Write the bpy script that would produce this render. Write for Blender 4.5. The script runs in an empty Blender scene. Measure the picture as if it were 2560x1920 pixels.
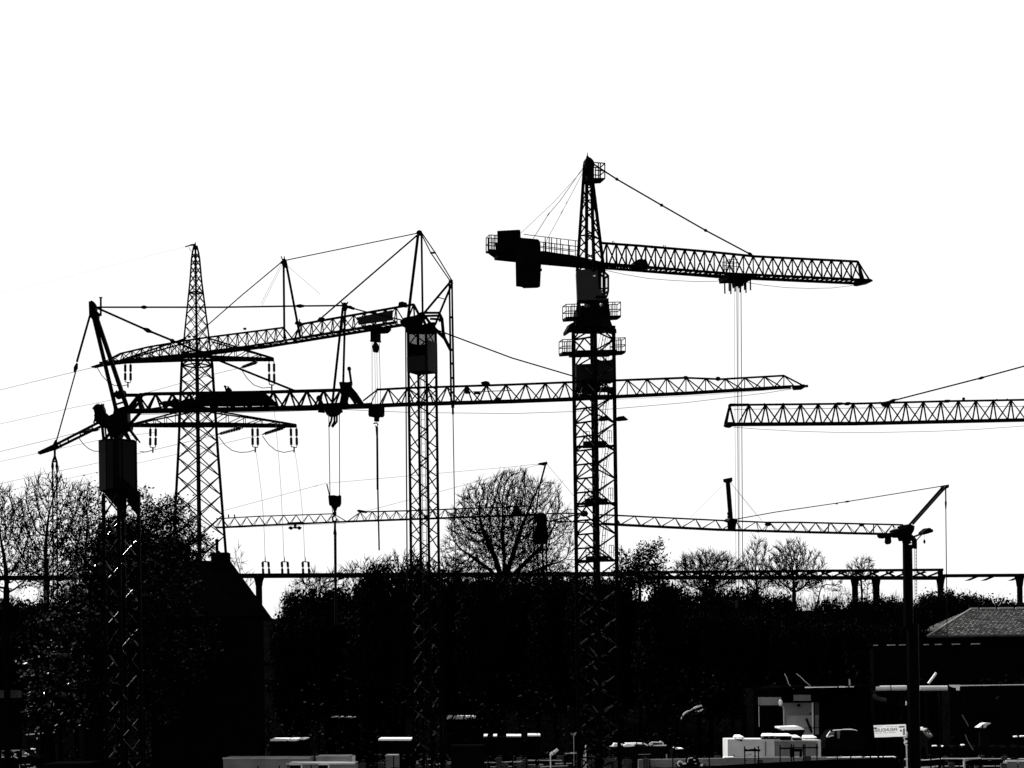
import bpy, math, random
from mathutils import Vector, Matrix
V = Vector
# ------------------------------------------------------------------ camera
W, H, HY, F, RHO = 2560, 1920, 1700, 4777.0, 0.0135
CAM_H = 5.0
cr, sr = math.cos(RHO), math.sin(RHO)
sc = bpy.context.scene
col = sc.collection
random.seed(7)

def ray(px, py):
    """direction of a sight line, per metre of depth"""
    u = (px - W / 2) / F
    v = (HY - py) / F
    return u * cr + v * sr, -u * sr + v * cr

def P(px, py, D):
    x, z = ray(px, py)
    return V((x * D, D, CAM_H + z * D))

def plane(px, py, D, deg):
    """upright plane through one point; every silhouette of a crane is set out on the plane its jib swings in"""
    x, z = ray(px, py)
    return plane_at(x * D, D, D, deg)

def shift(q, off):
    """the parallel plane lying off metres along the normal"""
    return plane_at(q.base.x + q.n.x * off, q.base.y + q.n.y * off, q.D, q.deg)

def plane_at(X0, Y0, D, deg):
    h = math.radians(deg)
    c, s = math.cos(h), math.sin(h)
    n = V((s, -c, 0))
    def q(a, b, off=0.0):
        X, Z = ray(a, b)
        t = (X0 * s - Y0 * c) / (X * s - c)
        return V((X * t, t, CAM_H + Z * t)) + n * off
    q.base = V((X0, Y0, 0)); q.n = n; q.D = D; q.deg = deg; q.d = V((c, s, 0))
    return q

# ------------------------------------------------------------------ materials
def mat(name, base, rough=0.6, spec=0.08, noise=0.0, scale=3.0, metallic=0.0, kind='noise', base2=None, detail=4.0):
    m = bpy.data.materials.new(name)
    m.use_nodes = True
    nt = m.node_tree
    b = nt.nodes['Principled BSDF']
    b.inputs['Roughness'].default_value = rough
    b.inputs['Specular IOR Level'].default_value = spec
    b.inputs['Metallic'].default_value = metallic
    b.inputs['Base Color'].default_value = (base, base, base, 1)
    if noise > 0 or base2 is not None:
        tc = nt.nodes.new('ShaderNodeTexCoord')
        t = nt.nodes.new('ShaderNodeTexNoise')
        t.inputs['Scale'].default_value = scale
        t.inputs['Detail'].default_value = detail
        nt.links.new(tc.outputs['Object'], t.inputs['Vector'])
        r = nt.nodes.new('ShaderNodeValToRGB')
        lo = base2 if base2 is not None else base * (1 - noise)
        r.color_ramp.elements[0].position = 0.35
        r.color_ramp.elements[1].position = 0.65
        r.color_ramp.elements[0].color = (lo, lo, lo, 1)
        r.color_ramp.elements[1].color = (base, base, base, 1)
        nt.links.new(t.outputs['Fac'], r.inputs['Fac'])
        nt.links.new(r.outputs['Color'], b.inputs['Base Color'])
    return m

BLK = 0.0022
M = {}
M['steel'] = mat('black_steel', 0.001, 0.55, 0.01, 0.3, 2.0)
M['gloss'] = mat('gloss_black_steel', 0.0004, 0.14, 0.08)
def patchy_gloss(m):
    """gloss survives only in patches along the braces"""
    nt = m.node_tree; b = nt.nodes['Principled BSDF']
    tc = nt.nodes.new('ShaderNodeTexCoord'); n = nt.nodes.new('ShaderNodeTexNoise'); n.inputs['Scale'].default_value = 3.2; n.inputs['Detail'].default_value = 2
    r = nt.nodes.new('ShaderNodeMapRange'); r.inputs['From Min'].default_value = .47; r.inputs['From Max'].default_value = .6; r.inputs['To Min'].default_value = 0; r.inputs['To Max'].default_value = .3
    nt.links.new(tc.outputs['Object'], n.inputs['Vector']); nt.links.new(n.outputs['Fac'], r.inputs['Value']); nt.links.new(r.outputs[0], b.inputs['Specular IOR Level'])
patchy_gloss(M['gloss'])  # noise in the specular level breaks the brace glints into dashes
M['cable'] = mat('cable', BLK, 0.7, 0.02)
M['cab'] = mat('cab_paint', 0.011, 0.4, 0.1, 0.12, 1.5)
M['panel'] = mat('cladding_paint', 0.0035, 0.5, 0.05, 0.3, 1.2)
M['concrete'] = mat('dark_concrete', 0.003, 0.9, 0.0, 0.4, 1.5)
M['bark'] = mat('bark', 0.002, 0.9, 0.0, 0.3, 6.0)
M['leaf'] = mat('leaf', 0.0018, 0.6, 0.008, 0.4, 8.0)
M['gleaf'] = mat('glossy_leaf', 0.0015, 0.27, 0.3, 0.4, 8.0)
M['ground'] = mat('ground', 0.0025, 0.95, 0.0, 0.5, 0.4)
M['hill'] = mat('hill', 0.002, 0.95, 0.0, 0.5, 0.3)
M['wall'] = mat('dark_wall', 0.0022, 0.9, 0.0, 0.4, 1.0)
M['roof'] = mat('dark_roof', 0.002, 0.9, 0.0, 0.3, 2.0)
M['pale'] = mat('pale_paint', 0.62, 0.6, 0.2, 0.18, 0.8)
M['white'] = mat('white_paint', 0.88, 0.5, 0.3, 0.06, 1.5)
M['grey'] = mat('grey_paint', 0.2, 0.7, 0.1, 0.35, 0.7)
M['midgrey'] = mat('mid_grey_paint', 0.38, 0.7, 0.1, 0.35, 0.9)
M['dull'] = mat('dull_grey', 0.05, 0.8, 0.05, 0.5, 2.0)
M['ink'] = mat('ink', 0.003, 0.8, 0.0)
M['inkgrey'] = mat('ink_grey', 0.3, 0.8, 0.0)
M['rubber'] = mat('rubber', 0.002, 0.8, 0.02)
M['insul'] = mat('insulator', 0.003, 0.4, 0.05)
def glass():
    m = bpy.data.materials.new('window_glass'); m.use_nodes = True
    nt = m.node_tree
    g = nt.nodes.new('ShaderNodeBsdfGlass'); g.inputs['IOR'].default_value = 1.02; g.inputs['Roughness'].default_value = 0
    g.inputs['Color'].default_value = (0.82, 0.82, 0.82, 1)
    nt.links.new(g.outputs[0], nt.nodes['Material Output'].inputs['Surface'])
    return m
M['glass'] = glass()
def mesh_screen():
    m = bpy.data.materials.new('frosted_sheet'); m.use_nodes = True
    nt = m.node_tree
    t = nt.nodes.new('ShaderNodeBsdfTransparent'); t.inputs[0].default_value = (0.6, 0.6, 0.6, 1)
    nt.links.new(t.outputs[0], nt.nodes['Material Output'].inputs['Surface'])
    return m
M['frost'] = mesh_screen()
def cloth(name, v, tr):
    m = bpy.data.materials.new(name); m.use_nodes = True
    nt = m.node_tree
    d = nt.nodes.new('ShaderNodeBsdfDiffuse'); t = nt.nodes.new('ShaderNodeBsdfTranslucent'); x = nt.nodes.new('ShaderNodeMixShader')
    d.inputs[0].default_value = (v, v, v, 1); t.inputs[0].default_value = (v, v, v, 1); x.inputs[0].default_value = tr
    nt.links.new(d.outputs[0], x.inputs[1]); nt.links.new(t.outputs[0], x.inputs[2])
    nt.links.new(x.outputs[0], nt.nodes['Material Output'].inputs['Surface'])
    return m
M['banner'] = cloth('banner_cloth', 0.93, 0.62)
def rooftile():
    m = bpy.data.materials.new('roof_tile'); m.use_nodes = True
    nt = m.node_tree; b = nt.nodes['Principled BSDF']
    tc = nt.nodes.new('ShaderNodeTexCoord')
    br = nt.nodes.new('ShaderNodeTexBrick')
    br.inputs['Scale'].default_value = 1.0
    br.inputs['Brick Width'].default_value = 0.3; br.inputs['Row Height'].default_value = 0.26
    br.inputs['Mortar Size'].default_value = 0.035
    br.inputs['Color1'].default_value = (0.085, 0.085, 0.085, 1); br.inputs['Color2'].default_value = (0.02, 0.02, 0.02, 1)
    br.inputs['Mortar'].default_value = (0.001, 0.001, 0.001, 1)
    nt.links.new(tc.outputs['UV'], br.inputs['Vector'])
    n = nt.nodes.new('ShaderNodeTexNoise'); n.inputs['Scale'].default_value = 6.0; n.inputs['Detail'].default_value = 3
    nt.links.new(tc.outputs['UV'], n.inputs['Vector'])
    r = nt.nodes.new('ShaderNodeValToRGB'); r.color_ramp.elements[0].position = 0.3; r.color_ramp.elements[1].position = 0.72
    r.color_ramp.elements[0].color = (0.02, 0.02, 0.02, 1); r.color_ramp.elements[1].color = (2.6, 2.6, 2.6, 1)
    nt.links.new(n.outputs['Fac'], r.inputs['Fac'])
    mx = nt.nodes.new('ShaderNodeMix'); mx.data_type = 'RGBA'; mx.blend_type = 'MULTIPLY'; mx.inputs[0].default_value = 1
    nt.links.new(br.outputs['Color'], mx.inputs[6]); nt.links.new(r.outputs['Color'], mx.inputs[7])
    nt.links.new(mx.outputs[2], b.inputs['Base Color'])
    b.inputs['Roughness'].default_value = 0.8; b.inputs['Specular IOR Level'].default_value = 0.05
    return m
M['rooftile'] = rooftile()

# ------------------------------------------------------------------ mesh building
class MB:
    def __init__(s): s.v = []; s.f = []; s.uv = None
    def add(s, vs, fs):
        o = len(s.v); s.v += [tuple(x) for x in vs]; s.f += [tuple(i + o for i in f) for f in fs]
    def hexa(s, a, b):
        """two matching quads a, b -> box"""
        s.add(list(a) + list(b), [(3, 2, 1, 0), (4, 5, 6, 7), (0, 1, 5, 4), (1, 2, 6, 5), (2, 3, 7, 6), (3, 0, 4, 7)])
    def bar(s, a, b, w, h=None, up=V((0, 0, 1))):
        a, b = V(a), V(b); d = b - a
        if d.length < 1e-6: return
        d.normalize()
        side = d.cross(up)
        if side.length < 1e-3: side = d.cross(V((1, 0, 0)))
        side.normalize(); u = side.cross(d)
        h = w if h is None else h
        side = side * (w / 2); u = u * (h / 2)
        s.hexa([a - side - u, a + side - u, a + side + u, a - side + u], [b - side - u, b + side - u, b + side + u, b - side + u])
    def path(s, pts, w, h=None):
        for a, b in zip(pts, pts[1:]): s.bar(a, b, w, h)
    def tube(s, a, b, r, r2=None, n=6, cap=True):
        a, b = V(a), V(b); d = b - a
        if d.length < 1e-6: return
        d.normalize(); r2 = r if r2 is None else r2
        x = d.cross(V((0, 0, 1)))
        if x.length < 1e-3: x = d.cross(V((1, 0, 0)))
        x.normalize(); y = d.cross(x)
        o = len(s.v)
        for c, rr in ((a, r), (b, r2)):
            for k in range(n):
                t = 2 * math.pi * k / n
                s.v.append(tuple(c + x * (math.cos(t) * rr) + y * (math.sin(t) * rr)))
        for k in range(n):
            k2 = (k + 1) % n
            s.f.append((o + k, o + k2, o + n + k2, o + n + k))
        if cap:
            s.f.append(tuple(o + k for k in reversed(range(n)))); s.f.append(tuple(o + n + k for k in range(n)))
    def wire(s, pts, r, n=4):
        """one continuous tube along points"""
        pts = [V(p) for p in pts]; o = len(s.v); m = len(pts)
        for i, p in enumerate(pts):
            d = (pts[min(i + 1, m - 1)] - pts[max(i - 1, 0)]).normalized()
            x = d.cross(V((0, 0, 1)))
            if x.length < 1e-3: x = d.cross(V((1, 0, 0)))
            x.normalize(); y = d.cross(x)
            rr = r[i] if isinstance(r, (list, tuple)) else r
            for k in range(n):
                t = 2 * math.pi * (k + .5) / n
                s.v.append(tuple(p + x * (math.cos(t) * rr) + y * (math.sin(t) * rr)))
        for i in range(m - 1):
            for k in range(n):
                k2 = (k + 1) % n
                s.f.append((o + i * n + k, o + i * n + k2, o + (i + 1) * n + k2, o + (i + 1) * n + k))
    def box(s, c, sx, sy, sz, rz=0.0):
        c = V(c); R = Matrix.Rotation(rz, 3, 'Z')
        q = [R @ V((x * sx / 2, y * sy / 2, 0)) for x, y in ((-1, -1), (1, -1), (1, 1), (-1, 1))]
        s.hexa([c + p - V((0, 0, sz / 2)) for p in q], [c + p + V((0, 0, sz / 2)) for p in q])
    def slab(s, pts, off):
        """polygon extruded by a vector"""
        pts = [V(p) for p in pts]; off = V(off); n = len(pts)
        s.add(pts + [p + off for p in pts], [tuple(range(n)), tuple(reversed(range(n, 2 * n)))] +
              [(i, i + n, (i + 1) % n + n, (i + 1) % n) for i in range(n)])
    def blob(s, c, rx, ry=None, rz=None, n=8, jag=0.0, rng=random):
        c = V(c); ry = rx if ry is None else ry; rz = rx if rz is None else rz
        rows = max(3, n // 2); o = len(s.v)
        s.v.append(tuple(c + V((0, 0, rz))))
        for i in range(1, rows):
            a = math.pi * i / rows
            for k in range(n):
                t = 2 * math.pi * k / n; j = 1 + rng.uniform(-jag, jag)
                s.v.append(tuple(c + V((math.sin(a) * math.cos(t) * rx * j, math.sin(a) * math.sin(t) * ry * j, math.cos(a) * rz * j))))
        s.v.append(tuple(c - V((0, 0, rz)))); e = len(s.v) - 1
        for k in range(n):
            k2 = (k + 1) % n
            s.f.append((o, o + 1 + k, o + 1 + k2))
            for i in range(rows - 2):
                a = o + 1 + i * n
                s.f.append((a + k, a + n + k, a + n + k2, a + k2))
            s.f.append((e, e - n + k2, e - n + k))
    def build(s, name, m, parent=None, smooth=False, sub=False):
        org = V((0, 0, 0)); p = parent
        while p is not None: org += p.location; p = p.parent
        me = bpy.data.meshes.new(name)
        me.from_pydata([tuple(V(x) - org) for x in s.v] if parent is not None else s.v, [], s.f)
        me.materials.append(m)
        if smooth: me.polygons.foreach_set('use_smooth', [True] * len(me.polygons))
        me.update()
        o = bpy.data.objects.new(name, me); col.objects.link(o)
        if parent is not None: o.parent = parent
        return o

def empty(name, loc):
    o = bpy.data.objects.new(name, None); col.objects.link(o); o.location = loc; o.empty_display_size = 0.5
    return o
def tag(o, label=None, cat=None, group=None, kind=None):
    if label: o['label'] = label
    if cat: o['category'] = cat
    if group: o['group'] = group
    if kind: o['kind'] = kind
    return o
def thing(name, loc, label, cat, group=None):
    return tag(empty(name, loc), label, cat, group)
def floor_at(p): return V((p[0], p[1], 0))
def copy_tree(o, parent=None):
    c = o.copy(); col.objects.link(c); c.parent = parent
    for ch in list(o.children): copy_tree(ch, c)
    return c
def lerp(a, b, t): return a + (b - a) * t
def along(poly, x):
    """y on a pixel polyline at x (either direction)"""
    pts = sorted(poly)
    if x <= pts[0][0]: a, b = pts[0], pts[1]
    elif x >= pts[-1][0]: a, b = pts[-2], pts[-1]
    else:
        for a, b in zip(pts, pts[1:]):
            if a[0] <= x <= b[0]: break
    return lerp(a[1], b[1], (x - a[0]) / (b[0] - a[0]))

# ------------------------------------------------------------------ lattice pieces
def jib(mb, q, top, bot, n, w, cw, dw, skew=0.5, stag=0.0, tw=None, topx=None, botx=None, cross=True, alt=False):
    """three-boom lattice: one top chord, two bottom chords 2w apart, zigzag lacing on both flanks.
    top/bot: pixel polylines; n bays; cw, dw chord and lacing thickness in metres."""
    for a, b in zip(top, top[1:]): mb.bar(q(*a), q(*b), tw or cw)
    for s in (-1, 1):
        for a, b in zip(bot, bot[1:]): mb.bar(q(a[0], a[1], s * w), q(b[0], b[1], s * w), cw)
    x0, x1 = botx or (min(p[0] for p in bot), max(p[0] for p in bot))
    t0, t1 = topx or (min(p[0] for p in top), max(p[0] for p in top))
    def B(x, s): return q(x, along(bot, x), s * w)
    def T(x): return q(x, along(top, x))
    for i in range(n):
        xa, xb = lerp(x0, x1, i / n), lerp(x0, x1, (i + 1) / n)
        pitch = xb - xa
        xt = min(max(xa + skew * pitch, t0), t1)
        for s in (-1, 1):
            g = stag * pitch * (1 if s > 0 else -1)
            fa, fb = min(max(xa + g, x0), x1), min(max(xb + g, x0), x1)
            if not (alt and i == 0): mb.bar(B(fa, s), T(xt), dw)
            mb.bar(T(xt), B(fb, s), dw)
        if cross:
            mb.bar(B(xa, -1), B(xa, 1), dw)
            mb.bar(B(xa, -1), B(xb, 1), dw * .8)

def mast_corners(c, r, deg):
    return [V((c[0] + r * math.cos(math.radians(deg + 90 * k)), c[1] + r * math.sin(math.radians(deg + 90 * k)), 0)) for k in range(4)]

def mast(legs, lace, c, r, deg, z0, z1, pitch, lw, bw, styles=('Z', 'Z', 'Z', 'Z'), r1=None, rungs=True, tube=True):
    """four legs (square section turned by deg) with lacing per face; r1 = top radius for tapering towers"""
    r1 = r if r1 is None else r1
    def C(k, z):
        rr = lerp(r, r1, (z - z0) / (z1 - z0)); a = math.radians(deg + 90 * (k % 4))
        return V((c[0] + rr * math.cos(a), c[1] + rr * math.sin(a), z))
    for k in range(4): legs.bar(C(k, z0), C(k, z1), lw)
    def stick(a, b, w):
        if tube: lace.tube(a, b, w / 2, n=8, cap=False)
        else: lace.bar(a, b, w)
    n = max(1, round((z1 - z0) / pitch)); p = (z1 - z0) / n
    for k in range(4):
        st = styles[k]
        for i in range(n):
            a, b = z0 + i * p, z0 + (i + 1) * p
            if st == 'Z':
                if i % 2: stick(C(k, a), C(k + 1, b), bw)
                else: stick(C(k + 1, a), C(k, b), bw)
            elif st == 'Y':
                if i % 2: stick(C(k + 1, a), C(k, b), bw)
                else: stick(C(k, a), C(k + 1, b), bw)
            elif st == 'X':
                stick(C(k, a), C(k + 1, b), bw); stick(C(k + 1, a), C(k, b), bw)
            elif st == 'K':
                m = (C(k, b) + C(k + 1, b)) / 2
                stick(C(k, a), m, bw); stick(C(k + 1, a), m, bw)
                legs.bar(C(k, b), C(k + 1, b), bw)
            elif st == 'H':
                if i % 2: stick(C(k, a), C(k + 1, b), bw)
                else: stick(C(k + 1, a), C(k, b), bw)
                stick(C(k, b), C(k + 1, b), bw * .8)

def rail(mb, pts, h, r=0.02, posts=None):
    """guard rail along a ground polyline: top and mid rail, posts at the corners"""
    up = V((0, 0, h))
    for a, b in zip(pts, pts[1:]):
        mb.tube(a + up, b + up, r, n=5); mb.tube(a + up * .5, b + up * .5, r * .8, n=5)
        k = max(1, round((b - a).length / 1.0))
        for i in range(k + 1): mb.tube(a.lerp(b, i / k), a.lerp(b, i / k) + up, r, n=5)
EXPO = 1.0
S = M['steel']
def part(parent, name, mb, m=None, smooth=False): return mb.build(name, m or S, parent, smooth)
def pxs(q, *pts): return [q(*p) for p in pts]

# ================================================================== hammerhead tower crane (right of centre)
D3 = 90.0; k3 = D3 / F
q = plane(1487, 1080, D3, 14)
X3, Y3 = q.base.x, q.base.y
C = thing('tower_crane', (X3, Y3, 0), 'tallest tower crane, with driver cab, pointed tower top and hanging counterweight block', 'tower crane', 'cranes in the crane yard')
zt = lambda py, px=1487: P(px, py, D3).z
# mast
r3 = 50.5 * k3
mb, lc = MB(), MB()
mast(mb, lc, (X3, Y3), r3, 2, 0, zt(815), 0.665, 9.2 * k3, 4.0 * k3, ('Y', 'Z', 'K', 'Z'))
part(C, 'mast', mb)
ms = C.children[0]
part(ms, 'bracing', lc, M['gloss'], True)
# the two solid-looking splices, motor box, control cabinet
mb = MB()
mb.slab(pxs(q, (1437, 913, -.3), (1481, 911, -.3), (1481, 978, -.3), (1437, 976, -.3)), q.n * .55)
part(ms, 'climbing_pump_box', mb, M['panel'])
mb = MB()
mb.slab(pxs(q, (1488, 904, -.3), (1519, 903, -.3), (1528, 899, -.3), (1530, 957, -.3), (1488, 957, -.3)), q.n * .6)
part(ms, 'control_cabinet', mb, M['panel'])
mb = MB()
mb.slab(pxs(q, (1456, 957, -.5), (1500, 957, -.5), (1492, 975, -.5), (1483, 983, -.5), (1462, 982, -.5)), q.n * .9)
part(ms, 'hydraulic_unit', mb)
mb = MB()
for y in (992, 973): mb.slab([P(1438, y, D3) + V((0, -.6, 0)), P(1532, y - 1, D3) + V((0, -.6, 0)), P(1532, y + 3, D3) + V((0, -.6, 0)), P(1438, y + 4, D3) + V((0, -.6, 0))], V((0, 1.2, 0)))
part(ms, 'splice_collar', mb)
# ladders and rest platforms inside the mast
for (ya, yb, xa, xb) in ((835, 880, 1509, 1500), (885, 990, 1508, 1512), (1000, 1105, 1510, 1498), (1120, 1250, 1514, 1499), (1262, 1400, 1514, 1500)):
    mb = MB()
    for s in (0, 7):
        mb.tube(P(xa + s, ya, D3), P(xb + s, yb, D3), .018, n=5)
    n = int((yb - ya) / 14)
    for i in range(1, n):
        t = i / n; x = lerp(xa, xb, t)
        mb.tube(P(x, lerp(ya, yb, t), D3), P(x + 7, lerp(ya, yb, t), D3), .014, n=5)
    for s in (-7, 12):
        mb.tube(P(xa + s, ya, D3), P(xb + s, yb, D3), .008, n=4)
    part(C, 'ladder', mb)
for (y, xa, xb) in ((1112, 1458, 1515), (1255, 1462, 1518), (1398, 1465, 1520)):
    mb = MB()
    mb.slab([P(xa, y - 6, D3) - V((0, .45, 0)), P(xb, y - 7, D3) - V((0, .45, 0)), P(xb, y + 5, D3) - V((0, .45, 0)), P(xa, y + 6, D3) - V((0, .45, 0))], V((0, .9, 0)))
    mb.slab([P(1441, y + 2, D3) - V((0, .06, 0)), P(1537, y, D3) - V((0, .06, 0)), P(1537, y + 6, D3) - V((0, .06, 0)), P(1441, y + 8, D3) - V((0, .06, 0))], V((0, .12, 0)))
    pf = part(C, 'rest_platform', mb)
    for (a, b, h) in ((xa, xa + 16, 33), (xb + 3, xb + 14, 35)):
        mb = MB()
        for x in (a, (a + b) / 2, b): mb.tube(P(x, y - 5, D3), P(x, y - h, D3), .014, n=4)
        mb.tube(P(a, y - h, D3), P(b, y - h, D3), .016, n=4); mb.tube(P(a, y - h * .5, D3), P(b, y - h * .5, D3), .012, n=4)
        part(pf, 'guard_rail', mb)
# floodlights
for (xa, xb, y) in ((1490, 1516, 1050), (1533, 1561, 1050)):
    mb = MB()
    mb.slab(pxs(q, (xa, y + 5, .35), (xa + 3, y - 4, .35), (xa + 16, y - 6, .35), (xb, y + 4, .35), (xa + 8, y + 6, .35)), q.n * .3)
    mb.bar(q(xa - 2, y + 2, .5), q(xa + 6, y + 2, .5), .06)
    part(C, 'floodlight', mb)
# collar flare at the mast top
def ring(py, rpx, py2, rpx2, m_, name, n=8, rot=22.5, par=None):
    b = MB(); z0, z1 = zt(py), zt(py2)
    lo = [V((X3 + rpx * k3 * math.cos(math.radians(rot + i * 360 / n)), Y3 + rpx * k3 * math.sin(math.radians(rot + i * 360 / n)), z0)) for i in range(n)]
    hi = [V((X3 + rpx2 * k3 * math.cos(math.radians(rot + i * 360 / n)), Y3 + rpx2 * k3 * math.sin(math.radians(rot + i * 360 / n)), z1)) for i in range(n)]
    b.add(lo + hi, [tuple(range(n)), tuple(reversed(range(n, 2 * n)))] + [(i, i + n, (i + 1) % n + n, (i + 1) % n) for i in range(n)])
    return b
b = ring(826, 53, 803, 45, S, 'x')
for sg, pts in ((-1, ((1434, 806), (1422, 812), (1412, 830), (1413, 838), (1418, 836), (1420, 831), (1434, 828))), (1, ((1517, 803), (1531, 824), (1536, 825), (1537, 835), (1530, 832), (1518, 828)))):
    b.slab([q(x, y, -.3) for x, y in pts], q.n * .6)
b.tube(q(1531.5, 826), q(1531.5, 814), .03)
b.bar(q(1430, 831), q(1532, 829), .12)
part(C, 'climbing_collar', b)
# service platforms
def basket(xa, xb, yt, yf, name='service_platform', dep=.3, nposts=(0, .42, .58, 1)):
    b = MB()
    b.slab(pxs(q, (xa, yf - 3, -dep), (xb, yf - 4, -dep), (xb, yf + 2, -dep), (xa, yf + 4, -dep)), q.n * dep * 2)
    p = part(C, name, b)
    b = MB()
    for off in (-dep, dep):
        for y in (yt, (yt + yf) / 2): b.tube(q(xa, y, off), q(xb, y - 1, off), .022, n=5)
        for t in nposts: x = lerp(xa, xb, t); b.tube(q(x, yt, off), q(x, yf, off), .022, n=5)
    for x in (xa, xb):
        for y in (yt, (yt + yf) / 2): b.tube(q(x, y, -dep), q(x, y, dep), .022, n=5)
    part(p, 'guard_rail', b)
basket(1411, 1446, 764, 798); basket(1513, 1547, 759, 795)
basket(1402, 1434, 852, 885); basket(1530, 1559, 848, 883)
b = MB(); b.slab(pxs(q, (1432, 882, -.7), (1532, 880, -.7), (1532, 886, -.7), (1432, 888, -.7)), q.n * 1.4); part(ms, 'platform_beam', b)
# slewing unit
b = MB()
b.slab(pxs(q, (1443, 772, -.55), (1449, 768, -.55), (1456, 774, -.55), (1466, 773, -.55), (1469, 752, -.55), (1490, 752, -.55), (1492, 773, -.55), (1500, 770, -.55), (1513, 750, -.55), (1514, 770, -.55), (1518, 790, -.55), (1516, 806, -.55), (1443, 806, -.55), (1440, 790, -.55)), q.n * 1.1)
for x in (1446, 1512): b.bar(q(x, 806), q(x, 748), .14)
b.bar(q(1449, 755, -.3), q(1462, 774, -.3), .1); b.bar(q(1443, 755), q(1515, 753), .16)
b.bar(q(1440, 773, .3), q(1444, 806, .3), .14)
part(C, 'slewing_unit', b)
# cab
b = MB(); q_main = q; q = shift(q, 0.75)
fr = ((1440, 679), (1447, 674), (1485, 673), (1508, 677), (1521, 689), (1521, 720), (1519, 749), (1498, 750), (1443, 749))
b.slab([q(x, y) for x, y in ((1440, 679), (1447, 674), (1485, 673), (1497, 676), (1499, 722), (1507, 733), (1518, 739), (1518, 750), (1443, 750))], V((0, .7, 0)))
cab = part(C, 'cab', b, M['cab'])
b = MB()
for off in (-.6, -.02):
    pts = ((1497, 676), (1508, 677), (1521, 689), (1521, 728), (1518, 739))
    for a, c in zip(pts, pts[1:]): b.bar(q(a[0], a[1], off), q(c[0], c[1], off), .075)
    b.bar(q(1509.5, 678, off), q(1509.5, 736, off), .09); b.bar(q(1500, 722, off), q(1521, 720, off), .07); b.bar(q(1497, 676, off), q(1500, 722, off), .1)
for p in ((1508, 677), (1521, 689), (1521, 728), (1518, 739)): b.bar(q(p[0], p[1], -.6), q(p[0], p[1], -.02), .075)
part(cab, 'window_frame', b)
b = MB(); b.slab([q(x, y, -.06) for x, y in ((1499, 679), (1507, 679), (1519, 690), (1519, 728), (1517, 737), (1507, 731), (1501, 721))], q.n * .012); part(cab, 'window_pane', b, M['glass'])
b = MB(); b.blob(q(1486, 690, .0), .07, .06, .045); part(cab, 'cab_lamp', b, M['white'], True)
b = MB(); b.slab(pxs(q, (1490, 740, .01), (1514, 740, .01), (1512, 745, .01), (1490, 745, .01)), q.n * .1); part(cab, 'foot_step', b)
q = q_main
# tower head
b = MB(); l = MB()
foot = {'l': ((1443, 678), (1461, 412)), 'r': ((1510, 678), (1480, 440)), 'f': ((1485, 676), (1478, 412)), 'b': ((1466, 674), (1467, 412))}
offs = {'l': (0, 0), 'r': (0, 0), 'f': (.85, .15), 'b': (-.85, -.15)}
def leg(kk, t):
    (xa, ya), (xb, yb) = foot[kk]; oa, ob = offs[kk]
    return P(lerp(xa, xb, t), lerp(ya, yb, t), D3 - lerp(oa, ob, t))
for kk in foot: b.bar(leg(kk, 0), leg(kk, 1), .15)
order = ['l', 'f', 'r', 'b']
N = 9
for i in range(N):
    for j in range(4):
        a, c = order[j], order[(j + 1) % 4]
        t0, t1 = 1 - (1 - i / N) ** 1.0, (i + 1) / N
        if i % 2: a, c = c, a
        l.tube(leg(a, t0), leg(c, t1), .035, n=6)
        if i % 3 == 0: l.tube(leg(a, t0), leg(c, t0), .035, n=6)
th = part(C, 'tower_head', b); part(th, 'bracing', l)
b = MB()
b.slab(pxs(q, (1460, 414, -.2), (1461, 402, -.2), (1465, 396, -.2), (1473, 396, -.2), (1480, 403, -.2), (1484, 410, -.2), (1480, 440, -.2), (1476, 462, -.2), (1472, 462, -.2), (1464, 430, -.2)), q.n * .4)
b.tube(q(1469, 397), q(1468.6, 390), .1, .05); b.tube(q(1468.6, 390), q(1468.2, 381), .03, .012)
part(th, 'top_sheave', b)
b = MB(); l = MB()
b.slab(pxs(q, (1478, 450, -.4), (1507, 450, -.4), (1507, 453, -.4), (1478, 455, -.4)), q.n * .8); tb = part(th, 'top_basket', b)
for off in (-.4, .4):
    for y in (413, 432): l.tube(q(1481, y - 1, off), q(1506, y + 1, off), .03, n=5)
    for x in (1490, 1495, 1506): l.tube(q(x, 413, off), q(x, 451, off), .03, n=5)
for y in (414, 433): l.tube(q(1506, y, -.4), q(1506, y, .4), .03, n=5)
part(tb, 'guard_rail', l)
# jib
b = MB()
jib(b, q, [(1497, 607), (1600, 614.5), (1770, 629), (1888, 641), (2145, 654)], [(1505, 664), (1730, 682), (1820, 689), (2168, 705)], 27, .44, .105, .055, 0.45, .16, tw=.1, botx=(1505, 2165))
for s in (-1, 1): b.bar(q(2145, 654), q(2168, 705, s * .3), .08)
for s in (-1, 1):
    for d in (.0,): b.bar(q(1505, 668, s * .3), q(2171, 706, s * .3), .06)
for x in (1533, 1570, 1630, 1672, 1765, 1812, 1950, 2080):
    y = along([(1497, 607), (1770, 629), (1888, 641), (2145, 654)], x); b.blob(q(x, y), .09, .09, .07)
for x in (1532, 1660):
    y = along([(1497, 607), (1770, 629)], x)
    for dx in (0, 4): b.tube(q(x + dx, y), q(x + dx - 1.5, y - 8), .018, n=4)
b.slab(pxs(q, (2140, 703, -.4), (2172, 703, -.4), (2174, 707, -.4), (2150, 712, -.4), (2143, 711, -.4)), q.n * .8)
b.bar(q(2128, 708, .3), q(2133, 715, .3), .15)
jb = part(C, 'jib', b)
b = MB()
b.slab(pxs(q, (1578, 668, -.4), (1583, 656, -.4), (1592, 652, -.4), (1600, 654, -.4), (1608, 651, -.4), (1612, 660, -.4), (1616, 671, -.4)), q.n * .8)
part(jb, 'trolley_winch', b)
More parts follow.
